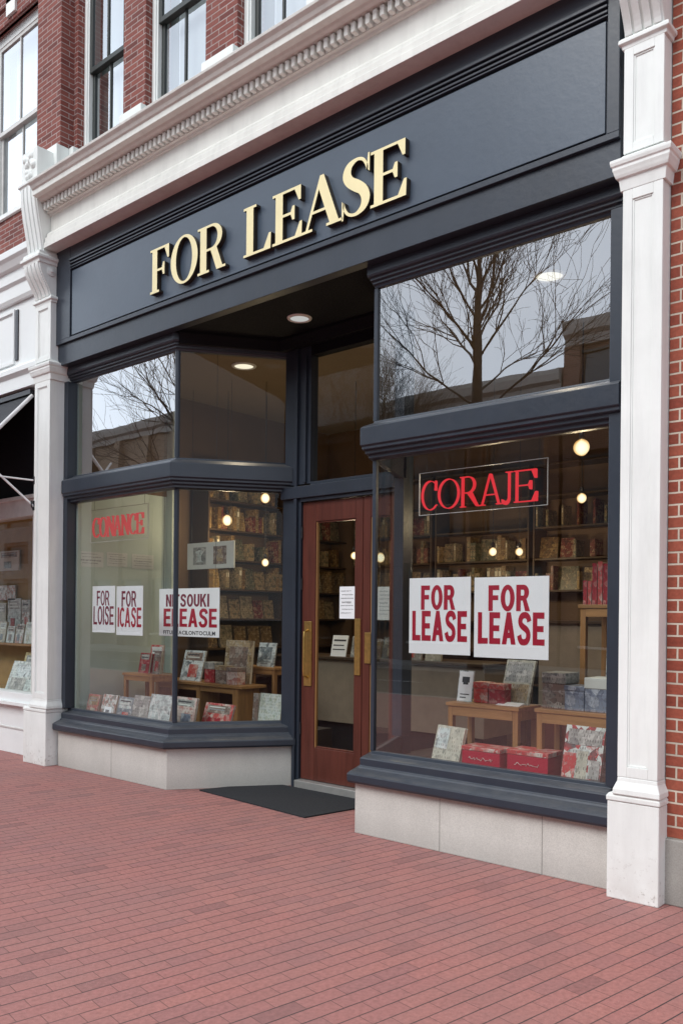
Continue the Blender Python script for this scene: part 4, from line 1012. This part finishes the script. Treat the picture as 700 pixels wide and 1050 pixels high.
# on the right tables
dbook('card', -3.62, -3.49, 5.50, .9655, .235, 'c_paper', 'white standing card with a small dark emblem on an oak table', 10, 'card', .012, art=[(.03, .97, .03, .97, 'paper'), (.25, .75, .62, .80, 'dark_ink'), (.33, .67, .55, .62, 'dark_ink'), (.2, .8, .22, .25, 'dark_ink'), (.2, .6, .12, .15, 'dark_ink')])
dbox('box', -3.47, -3.35, 5.50, 5.60, .9655, .155, 'c_redw', 'small red patterned box directly beside the white emblem card', 'c_redw', .3)
dbox('box', -3.34, -3.21, 5.50, 5.60, .9655, .15, 'c_crim', 'small dark crimson box in front of the grey picture print', 'c_redw', .3)
dbook('print', -3.32, -3.06, 5.60, .9655, .335, 'c_scene', 'grey picture print leaning at the back of the left oak table under the lease signs', 16, 'framed print', .02, turn=-8, art=[(.06, .94, .5, .95, 'c_grey'), (.08, .92, .06, .46, 'c_tan')])
dbook('booklet', -3.26, -3.07, 5.46, .9655, .09, 'paper', 'white booklet lying flat at the front of the left oak table', 78, 'booklet', .012)
dbox('box', -2.83, -2.66, 5.36, 5.56, .9855, .245, 'c_brown', 'tall brown and grey box, first on the right oak table', 'c_grey', .3)
dbox('box', -2.655, -2.515, 5.34, 5.50, .9855, .165, 'c_blue', 'small blue grey box between the brown box and the white edged box', 'c_blue', .2)
dbox('box', -2.51, -2.33, 5.34, 5.54, .9855, .225, 'c_blue', 'blue grey box with a white upper edge at the right end of the oak table', 'paper_grey', .32)
dbook('book', -2.32, -2.27, 5.37, .9855, .20, 'c_crim', 'slim crimson book against the white edged box on the right oak table', 4)
dbook('poster', -2.60, -2.31, 5.86, PZ + .68, .47, 'c_mint', 'pale poster panel standing under the top of the tall oak stand', 4, 'poster', .02, art=[(.1, .9, .05, .4, 'c_scene'), (.1, .6, .42, .6, 'c_redw')])
dbox('carton', -2.62, -2.28, 5.78, 6.0, PZ, .67, 'c_brown', 'tall brown carton supporting the pale poster panel', 'c_brown', .1)
x = -2.70
for i, h in enumerate((.17, .165, .29, .30, .285, .30, .29, .30, .34)):
    t = .034 if i > 1 else .028
    dbook('book', x, x + t, 5.70 + (.0 if i > 1 else -.0), 1.7005, h, 'c_redw' if i % 2 else 'c_crim', 'red spined book standing upright in the row on the tall oak stand', 0, t=.16, group='red books on the tall oak stand'); x += t + .006

# ------------------------------------------------------------------ signs in the windows
def lease_sign(name, x0, x1, z0, z1, y, l1, l2, label, ink, ink2, bold, f1=(.20, .76, .58, .90), f2=(.055, .95, .17, .565), extra=None, group=None):
    r = empty(name, ((x0 + x1) / 2, y, z0), label, 'sign', group)
    w, h = x1 - x0, z1 - z0
    b = MB(); b.box(-w / 2, w / 2, 0, .003, 0, h, 'paper'); b.build('board', r)
    b = MB()
    for t, (a0, a1, c0, c1), m2 in ((l1, f1, ink), (l2, f2, ink2)):
        add_sans(b, t, -w / 2 + a0 * w, -w / 2 + a1 * w, c0 * h, c1 * h, -.0003, m2, bold)
    if extra: add_sans(b, extra, -w / 2 + .08 * w, w / 2 - .06 * w, .04 * h, .12 * h, -.0003, 'dark_ink', .02)
    b.build('lettering', r)
    return r
lease_sign('lease_sign', -3.711, -3.192, 1.340, 1.880, 5.010, 'FOR', 'LEASE', 'white FOR LEASE sign with crimson letters in the right window, nearer the door', 'red_ink', 'red_ink', .235)
lease_sign('lease_sign', -3.162, -2.605, 1.332, 1.873, 5.010, 'FOR', 'LEASE', 'white FOR LEASE sign with crimson letters in the right window, nearer the brick wall', 'red_ink', 'red_ink', .235)
lease_sign('lease_sign', -7.775, -7.375, 1.412, 1.886, 5.010, 'FOR', 'LOISE', 'narrow white sign reading FOR LOISE in the left window', 'plum_ink', 'plum_ink', .17)
lease_sign('lease_sign', -7.349, -6.910, 1.392, 1.879, 5.010, 'FOR', 'ICASE', 'narrow white sign reading FOR ICASE in the left window', 'plum_ink', 'red_ink', .19)
s3 = lease_sign('hanging_sign', -7.17, -6.24, 1.385, 1.862, 5.40, 'NITSOUKI', 'ELEASE', 'wide white sign reading ELEASE hanging behind the left window corner post', 'plum_ink', 'red_ink', .215, (.12, .84, .62, .88), (.08, .965, .2, .58), 'FITUILTACILONTOCULM')
b = MB()
for x in (-.40, .40): b.tube([(x, .004, .477), (x, .004, 2.80)], .0018, 'metal_d', 5)
b.build('wire', s3)

def sheet(name, x0, x1, z0, z1, y, label, mt='paper', rows=7, wall=None, cat='notice', group=None):
    w, h = x1 - x0, z1 - z0
    r = empty(name, ((x0 + x1) / 2, y, z0) if wall is None else (wall, (x0 + x1) / 2, z0), label, cat, group, 0 if wall is None else R(90))
    b = MB(); b.box(-w / 2, w / 2, 0, .002, 0, h, mt); b.build('sheet', r)
    b = MB(); rn = random.Random(int(abs(x0) * 1000))
    for i in range(rows):
        z = h * (.88 - .8 * i / rows); hh = h * .8 / rows * (.30 if i != rows // 2 else .5)
        x = -w * (.40 - .06 * (i % 2)); lim = w * (.40 if i % 3 else .26)
        while x < lim:
            l = rn.uniform(.02, .07) * w
            b.box(x, min(x + l, lim), -.0008, -.0002, z - hh * rn.uniform(.7, 1.1), z - hh * rn.uniform(0, .25), 'soft_ink'); x += l + .018 * w
    b.build('print', r)
    return r
sheet('door_notice', -5.101, -4.922, 1.58, 1.868, 5.832, 'white printed notice taped inside the glass of the left door leaf')
sheet('door_notice', -4.662, -4.519, 1.572, 1.860, 5.832, 'white printed sheet added on the right door leaf as mirror image of the left notice', 'paper_grey')  # added sheet, stands for the left notice reflected in the side glass
sheet('wall_notice', 5.08, 5.39, 2.11, 2.275, 0, 'pale notice with two lines on the sage wall nearest the window frame', 'paper_grey', 4, -8.160)
sheet('wall_notice', 5.43, 5.70, 2.13, 2.285, 0, 'pale notice on the sage wall, middle of the row of three', 'paper_grey', 5, -8.160)
sheet('wall_notice', 5.76, 6.06, 2.12, 2.285, 0, 'pale notice on the sage wall farthest from the window', 'paper_grey', 5, -8.160)

# hanging framed print behind the left window
hp = empty('hanging_print', (-7.45, 6.30, 2.12), 'pale framed pair of dark vase pictures hanging behind the left window', 'framed print')
b = MB(); b.box(-.40, .40, 0, .02, 0, .30, 'paper_grey'); b.build('frame', hp, .003)
b = MB()
for x, k in ((-.18, 0), (.17, 1)):
    b.box(x - .11, x + .11, -.002, -.0003, .05, .25, 'c_brown' if k else 'c_grey')
    pr = [(.0, .08), (.045, .08), (.06, .13), (.025, .18), (.04, .215), (.0, .215)] if k else [(.0, .08), (.07, .08), (.03, .10), (.03, .15), (.075, .20), (.0, .22)]
    b.face([(x + p, -.003, z) for p, z in pr] + [(x - p, -.003, z) for p, z in pr[::-1] if p > 0], 'c_tan' if k else 'c_mint')
b.build('motif', hp)
b = MB()
for x in (-.33, .33): b.tube([(x, .01, .30), (x, .01, 2.07)], .002, 'metal_d', 5)
b.build('wire', hp)

# neon signs
def neon(x0, x1, z0, z1, px0, px1, pz0, pz1, y, text, mt, label, spans, kw):
    r = empty('neon_sign', ((px0 + px1) / 2, y, pz0), label, 'neon sign')
    b = MB(); b.face([(px0, y + .02, pz0), (px1, y + .02, pz0), (px1, y + .02, pz1), (px0, y + .02, pz1)], 'acrylic'); rel(r, b.build('panel'))
    b = MB(); e = .004
    for q in ((px0, px1, pz1, pz1 + e), (px0, px1, pz0 - e, pz0), (px0 - e, px0, pz0 - e, pz1 + e), (px1, px1 + e, pz0 - e, pz1 + e)): b.box(q[0], q[1], y + .015, y + .025, q[2], q[3], 'acrylic_edge')
    rel(r, b.build('panel_edge'))
    b = MB()
    for ch, (a0, a1, up) in zip(text, spans):
        w = x1 - x0; add_serif(b, ch, x0 + a0 * w, x0 + a1 * w, z0 + up * (z1 - z0), z1 + up * .0, y - .012, y + .010, mt, mt, **kw)
    rel(r, b.build('lettering'))
    b = MB()
    for x in (px0 + .06, px1 - .06): b.tube([(x, y + .02, pz1), (x, y + .02, 4.19 if False else 3.05)], .0015, 'metal_d', 5)
    rel(r, b.build('wire'))
neon(-3.665, -2.735, 2.372, 2.585, -3.70, -2.675, 2.345, 2.648, 5.09, 'CORAJE', 'neon', 'red neon sign reading CORAJE on a clear panel in the right window',
     [(0, .145, 0), (.155, .345, 0), (.355, .535, 0), (.525, .71, 0), (.715, .80, -.04), (.815, 1.0, 0)], dict(S=.05, t=.028, a=.05))
neon(-7.965, -7.075, 2.405, 2.615, -8.03, -7.03, 2.36, 2.70, 5.13, 'CONANCE', 'neon_dim', 'dim red neon sign reading CONANCE on a clear panel in the left window',
     [(0, .135, 0), (.145, .28, 0), (.29, .435, 0), (.425, .575, 0), (.58, .725, 0), (.735, .86, 0), (.87, 1.0, 0)], dict(S=.075, t=.045, a=.04))

# ------------------------------------------------------------------ lamps
def pendant(x, y, z, r, label, light=0):
    o = empty('pendant_lamp', (x, y, z), label, 'pendant lamp')
    b = MB(); pr = [(.001, -r)] + [(r * math.sin(R(a)), -r * math.cos(R(a))) for a in range(15, 160, 12)] + [(r * .30, r * 1.0)]
    b.lathe(pr, (0, 0, 0), 'bulb', 5); b.build('bulb', o)
    b = MB(); b.lathe([(.0, r * .98), (.019, r * .98), (.021, r + .035), (.012, r + .06), (.0, r + .06)], (0, 0, 0), 'metal_d', 12); b.build('socket', o)
    b = MB(); b.tube([(0, 0, r + .055), (0, 0, 4.185 - z)], .003, 'metal_d', 6); b.build('cord', o)
    if light:
        l = bpy.data.lights.new('lamp_glow', 'POINT'); l.energy = light; l.color = (1, .78, .48); l.shadow_soft_size = r + .02
        lo = bpy.data.objects.new('lamp_glow', l); COL.objects.link(lo); lo.parent = o; lo.location = (0, 0, -r - .06)
pendant(-2.864, 6.00, 2.878, .062, 'large warm globe pendant nearest the glass in the right window, upper right of the neon', 14)
pendant(-3.336, 7.00, 2.649, .043, 'small warm globe pendant hanging below the large one in the right window', 14)
pendant(-4.823, 8.00, 2.308, .045, 'warm globe pendant deep in the shop above the lease signs, left of the pair', 14)
pendant(-4.505, 8.00, 2.294, .042, 'warm globe pendant deep in the shop above the lease signs, right of the pair', 0)
pendant(-7.505, 6.60, 2.695, .062, 'large warm globe pendant nearest the hanging print in the left window', 9)
pendant(-6.877, 6.60, 2.899, .055, 'warm globe pendant highest under the lintel in the left window', 9)
pendant(-7.284, 7.00, 2.222, .045, 'small warm globe pendant lowest in the left window', 0)
pendant(-6.09, 7.20, 2.268, .040, 'small warm globe pendant seen at the edge of the door glass', 14)
pendant(-5.722, 7.20, 2.232, .052, 'warm globe pendant seen through the bay beside the door', 0)

def downlight(x, y, z, r, label, on=True, e=0):
    o = empty('downlight', (x, y, z), label, 'downlight', None)
    b = MB(); b.lathe([(r * .78, .004), (r * .80, -.012), (r, -.010), (r * 1.04, 0)], (0, 0, 0), 'metal_w', 28); b.build('trim_ring', o)
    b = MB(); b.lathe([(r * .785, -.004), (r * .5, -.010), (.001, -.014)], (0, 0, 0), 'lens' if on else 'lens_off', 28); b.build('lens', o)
    if e:
        l = bpy.data.lights.new('lamp_glow', 'SPOT'); l.energy = e; l.color = (1, .82, .58); l.spot_size = R(140); l.spot_blend = .6; l.shadow_soft_size = .1
        lo = bpy.data.objects.new('lamp_glow', l); COL.objects.link(lo); lo.parent = o; lo.location = (0, 0, -.05)
downlight(-6.62, 6.03, 4.188, .125, 'lit round downlight in the shop ceiling behind the left transom glass', True, 28)
downlight(-3.09, 5.90, 4.188, .125, 'lit round downlight in the shop ceiling behind the right transom glass', True, 28)
downlight(-5.21, 5.39, 4.200, .105, 'dim round downlight in the dark soffit above the shop entrance', False)

# ------------------------------------------------------------------ mat, counters
dm = MB(); dm.prism_z([(-6.09, 5.05), (-4.66, 4.935), (-4.52, 5.735), (-5.87, 5.735)], .001, .012, 'mat')
o = dm.build('door_mat', bevel=.004); tag(o, 'black rubber door mat lying on the pavers in front of the red brown door', 'door mat')
ct = empty('counter', (-5.5, 7.3, .05), 'beige service counter with dark top seen through the door', 'counter')
def CT(nm, *a):
    b = MB()
    for q in a: b.box(*q)
    rel(ct, b.build(nm, bevel=.004))
CT('body', (-7.0, -4.3, 7.0, 7.55, .45, 1.13, 'counter')); CT('plinth', (-6.96, -4.34, 7.05, 7.5, .05, .449, 'metal_d')); CT('top_board', (-7.04, -4.26, 6.96, 7.6, 1.131, 1.16, 'shelfwood'))
dbook('card', -6.32, -6.10, 7.08, 1.161, .235, 'paper', 'small white printed card standing on the beige counter', 12, 'card', .012, art=[(.1, .9, .72, .80, 'dark_ink'), (.1, .8, .5, .55, 'dark_ink'), (.1, .9, .3, .35, 'dark_ink')])
for i, x in enumerate((-6.05, -5.83, -5.62, -5.30, -5.06)):
    dbook('book', x, x + .19, 7.10, 1.161, .23 - .02 * (i % 2), ('c_grey', 'c_brown', 'c_slate', 'c_grey', 'c_scene')[i], 'grey book standing face out on the beige counter', 12, group='grey books on the beige counter')
tc = empty('tall_counter', (-3.4, 7.6, .05), 'tall beige cabinet deep in the shop behind the right lease sign', 'cabinet')
b = MB(); b.box(-3.95, -2.9, 7.4, 7.9, .75, 1.55, 'counter'); b.box(-3.95, -2.9, 7.42, 7.9, .05, .749, 'door'); rel(tc, b.build('body', bevel=.004))
b = MB(); b.box(-3.98, -2.87, 7.37, 7.93, 1.551, 1.58, 'shelfwood'); rel(tc, b.build('top_board', bevel=.004))

# ------------------------------------------------------------------ things in the neighbouring display
for i, (x0, x1, z0, z1, mt) in enumerate(((-10.55, -10.0, 2.18, 2.45, 'paper_grey'), (-10.75, -10.1, 1.78, 1.98, 'c_wh'), (-10.6, -10.35, 1.3, 1.74, 'c_scene'), (-10.30, -9.95, 1.3, 1.80, 'c_mint'), (-9.92, -9.72, 1.35, 1.78, 'c_wh'), (-11.2, -10.75, 1.3, 1.9, 'c_mint'))):
    dbook('print', x0 - .85, x1 - .85, 5.86, z0, z1 - z0, mt, 'pale print mounted on the ochre back wall of the neighbouring display', 0, 'print', .015, group='pale prints on the ochre wall')
b = MB(); b.box(-12, -8.62, 5.62, 5.85, 1.18, 1.21, 'wood'); rel(nb, b.build('display_shelf'))
for i in range(9):
    x = -11.5 + i * .23
    dbook('book', x, x + .19, 5.66, 1.211, .22 + .03 * (i % 3), ('c_wh', 'c_pale', 'c_scene', 'c_mint')[i % 4], 'pale book face out on the neighbouring ochre display shelf', 8, group='pale books on the ochre display shelf')
dbook('book', -10.12, -9.66, 5.45, .621, .50, 'c_ochre', 'yellow ochre poster book standing on the neighbouring display floor', 14, t=.03)
dbook('book', -9.98, -9.28, 5.2, .621, .42, 'c_mint', 'large pale blue picture book at the front of the neighbouring display', 20, t=.03, art=[(.1, .6, .1, .5, 'c_grey'), (.2, .9, .55, .9, 'c_paper')])
dbook('book', -9.30, -9.12, 5.35, 1.0, .55, 'c_redw', 'narrow plum red book beside the frame of the neighbouring display', 4, t=.04)
b = MB(); b.box(-9.36, -9.06, 5.30, 5.60, .621, .999, 'wood'); tag(b.build('display_block', bevel=.004), 'small oak block under the plum red book in the neighbouring display', 'plinth block')

# ------------------------------------------------------------------ bare street trees
def bare_tree(loc, h, seed, label, lean=(0, 0), split=.42, rad=.15, spread=.30):
    rn = random.Random(seed)
    r = empty('bare_tree', loc, label, 'tree', None)
    tr = MB(); br = MB()
    def limb(mb, p, d, L, rad0, depth):
        n = 5 if depth < 2 else 4; pts = [p]; rads = [rad0]; q = p.copy(); dd = d.copy()
        for i in range(n):
            dd = (dd + Vector((rn.uniform(-1, 1), rn.uniform(-1, 1), rn.uniform(-.5, .8))) * (.10 + .05 * depth)).normalized()
            q = q + dd * L / n; pts.append(q.copy()); rads.append(max(rad0 * (1 - .62 * (i + 1) / n), .0035))
        mb.tube(pts, rads, 'bark', 7 if depth < 2 else (5 if depth < 3 else 3), caps=False)
        return pts, rads, dd
    def grow(p, d, L, rad0, depth):
        pts, rads, dd = limb(br, p, d, L, rad0, depth)
        if depth >= 5: return
        k = {1: 4, 2: 8, 3: 5, 4: 3}[depth]
        for j in range(k):
            t = rn.uniform(.25, 1.0) if j else 1.0
            f = t * (len(pts) - 1); i = min(int(f), len(pts) - 2); u = f - i
            q = pts[i].lerp(pts[i + 1], u); rr = (rads[i] * (1 - u) + rads[i + 1] * u)
            ax = Vector((rn.uniform(-1, 1), rn.uniform(-1, 1), rn.uniform(-1, 1))).normalized()
            base = (pts[i + 1] - pts[i]).normalized()
            nd = Matrix.Rotation(R(rn.uniform(22, 48)) * (1 if j else .4), 3, ax) @ base
            nd = (nd + Vector((0, 0, .14))).normalized()
            grow(q, nd, L * rn.uniform(.50, .72), max(rr * .72, .004), depth + 1)
    n = 16; top = Vector((lean[0], lean[1], h * .97)); pts = []; rads = []; ox = oy = 0.0
    for i in range(n + 1):
        t = i / n; ox += rn.uniform(-.05, .05); oy += rn.uniform(-.05, .05)
        pts.append(top * t + Vector((ox * min(1, t * 2), oy * min(1, t * 2), 0)))
        f = min(1, max(0, (t - split + .08) / (1 - split + .08)))
        rads.append(rad * (1.45 if i == 0 else 1.12 if i == 1 else (1 - .25 * t)) * (1 - f) ** 1.15 + .006)
    tr.tube(pts, rads, 'bark', 12, caps=False); tr.build('trunk', r)
    nl = 30
    for j in range(nl):
        t = split + (.93 - split) * (j / (nl - 1)) ** .85; f = t * n; i = min(int(f), n - 1)
        q = pts[i].lerp(pts[i + 1], f - i); rr = rads[i] * (1 - f + i) + rads[i + 1] * (f - i)
        a = 2.4 * j + rn.uniform(-.5, .5); el = R(rn.uniform(26, 56) + 20 * j / nl)
        d = Vector((math.cos(a) * math.cos(el), math.sin(a) * math.cos(el), math.sin(el)))
        grow(q, d, h * spread * (1 - .55 * j / nl) * rn.uniform(.8, 1.15), min(rr * .5, rad * .21), 2)
    br.build('crown', r)
    return r
bare_tree((-8.75, -3.9, 0), 11.6, 11, 'bare street tree at the kerb reflected in the right transom glass', split=.47, rad=.125, spread=.205)
bare_tree((-19.2, -13.9, 0), 9.6, 5, 'smaller bare street tree on the opposite sidewalk', split=.6, rad=.09)
bare_tree((-16.9, -3.9, 0), 10.0, 23, 'bare street tree at the kerb farthest along the street', split=.42, rad=.13)

# ------------------------------------------------------------------ buildings across the street
M['brick_o1'] = mat_brick('brown_street_brick', (.13, .062, .042), (.165, .080, .054), (.195, .10, .07), (.24, .2, .17), ms=.006)
M['brick_o2'] = mat_brick('tan_street_brick', (.20, .150, .105), (.25, .185, .13), (.29, .22, .16), (.34, .3, .25), ms=.006)
M['far_glass'] = mat_plain('dark_window_pane', (.03, .036, .042), .08, .6)
def street_building(x0, x1, h, mt, label, floors, bay=2.2, y=-16.0):
    r = empty('street_building', ((x0 + x1) / 2, y, 0), label, 'building', 'buildings across the street')
    cx = (x0 + x1) / 2
    b = MB(); b.box(x0 - cx, x1 - cx, -9, -.25, 0, h, mt); b.build('wall', r)
    b = MB(); b.prism_x([(-.26, h - .7), (-.10, h - .7), (-.06, h - .45), (.12, h - .35), (.18, h - .1), (.18, h + .05), (-.26, h + .15)], x0 - cx, x1 - cx, 'cream' if mt == 'white' else 'stone_dk'); b.build('cornice', r)
    n = max(1, int((x1 - x0) / bay)); fh = (h - 4.4) / max(floors - 1, 1)
    fr = MB(); ps = MB(); bars = MB()
    pw = (x1 - x0) / n
    for i in range(n + 1):
        x = x0 - cx + i * pw; x = min(max(x, x0 - cx + .3), x1 - cx - .3)
        ps.box(x - .28, x + .28, -.26, .0, 0, h - .72, mt)
    for f in range(floors - 1):
        z = 4.0 + f * fh
        ps.box(x0 - cx + .02, x1 - cx - .02, -.255, -.02, z - .35, z + .55, mt)
    ps.build('brick_pier', r)
    for i in range(n):
        xa = x0 - cx + i * pw + .45; xb = xa + pw - .9
        for f in range(floors):
            za, zb = (.7, 3.4) if f == 0 else (4.0 + (f - 1) * fh + .55, 4.0 + f * fh - .5)
            w = MB(); t = .07
            w.box(xa, xa + t, -.24, -.1, za, zb, 'sash_dk'); w.box(xb - t, xb, -.24, -.1, za, zb, 'sash_dk'); w.box(xa + t, xb - t, -.24, -.1, zb - t, zb, 'sash_dk'); w.box(xa - .08, xb + .08, -.245, -.04, za - .08, za, 'stone')
            if f: w.box(xa + t, xb - t, -.22, -.12, (za + zb) / 2 - .03, (za + zb) / 2 + .03, 'sash_dk')
            o = w.build('window', r)
            g = MB(); g.face([(xa + t, -.2, za), (xb - t, -.2, za), (xb - t, -.2, zb - t), (xa + t, -.2, zb - t)], 'far_glass'); g.build('pane', o)
    return r
street_building(-64, -43.5, 11.0, 'white', 'pale building across the street at the far left', 4, 3.4)
street_building(-43.4, -33.2, 11.3, 'brick_o2', 'tan brick building across the street beside the pale one', 1, 2.5)
street_building(-33.1, -13.2, 9.8, 'brick_o1', 'long low brown brick building across the street', 2, 3.3)
street_building(-13.1, -2.5, 11.2, 'brick_o1', 'taller brown brick building directly across the street', 3, 2.6)
street_building(-2.4, 14, 9.6, 'brick_o2', 'tan brick building across the street at the right end', 3, 2.7)

# ------------------------------------------------------------------ light, sky, camera
w = bpy.data.worlds.new('World'); scene.world = w; w.use_nodes = True
nt = w.node_tree; bg = nt.nodes['Background']
SUN_EL, SUN_AZ = R(46), R(190)          # azimuth measured from +Y towards +X
sky = nt.nodes.new('ShaderNodeTexSky'); sky.sky_type = 'NISHITA'; sky.sun_disc = False
sky.sun_elevation = SUN_EL; sky.sun_rotation = SUN_AZ; sky.dust_density = 1.0; sky.air_density = 1.0; sky.ozone_density = 1.0
hs = nt.nodes.new('ShaderNodeHueSaturation'); hs.inputs['Saturation'].default_value = .6
nt.links.new(sky.outputs[0], hs.inputs['Color']); 
# high thin overcast in front of the clear sky: pale, slightly uneven
tcw = nt.nodes.new('ShaderNodeTexCoord'); mpw = nt.nodes.new('ShaderNodeMapping'); mpw.inputs['Scale'].default_value = (1.2, 1.2, 3.0)
nt.links.new(tcw.outputs['Generated'], mpw.inputs[0])
cl = ramp(nt, noise(nt, mpw.outputs[0], 2.0, 5, .5), [(.3, (.80, .85, .90)), (.7, (1.0, 1.0, 1.0))])
sc_ = mixc(nt, 1.0, cl, (9.6, 10.2, 10.9), 'MULTIPLY')
sxw = nt.nodes.new('ShaderNodeSeparateXYZ'); nt.links.new(tcw.outputs['Generated'], sxw.inputs[0])
mrw = N(nt, 'ShaderNodeMapRange'); nt.links.new(sxw.outputs[0], mrw.inputs[0])
for k_, v_ in ((1, -.86), (2, -.66), (3, 2.3), (4, 1.0)): mrw.inputs[k_].default_value = v_
sc_ = mixc(nt, 1.0, sc_, mrw.outputs[0], 'MULTIPLY')
nt.links.new(mixc(nt, .72, hs.outputs[0], sc_), bg.inputs[0])
bg.inputs[1].default_value = .15
sl = bpy.data.lights.new('sun', 'SUN'); sl.energy = 2.3; sl.angle = R(30); sl.color = (1, .98, .95)
so = bpy.data.objects.new('sun', sl); COL.objects.link(so)
d = Vector((math.sin(SUN_AZ) * math.cos(SUN_EL), math.cos(SUN_AZ) * math.cos(SUN_EL), math.sin(SUN_EL)))
so.rotation_euler = d.to_track_quat('Z', 'Y').to_euler(); so.location = d * 30

cam = bpy.data.cameras.new('camera'); cam.sensor_fit = 'VERTICAL'; cam.sensor_height = 36; cam.lens = 879.6 / 1050 * 36
cam.shift_y = 107.0 / 1050; cam.clip_end = 1000; cam.clip_start = .05
cob = bpy.data.objects.new('camera', cam); COL.objects.link(cob)
cob.matrix_world = Matrix.Translation((0, 0, 1.6)) @ Matrix.Rotation(R(41.036), 4, 'Z') @ Matrix.Rotation(R(90), 4, 'X') @ Matrix.Rotation(R(.56), 4, 'Z')
scene.camera = cob
scene.view_settings.view_transform = 'Standard'; scene.view_settings.look = 'None'; scene.view_settings.exposure = 0
scene.render.engine = 'CYCLES'
scene.cycles.use_denoising = True
scene.cycles.max_bounces = 8; scene.cycles.transparent_max_bounces = 16; scene.cycles.sample_clamp_indirect = 4
scene.cycles.caustics_reflective = False; scene.cycles.caustics_refractive = False
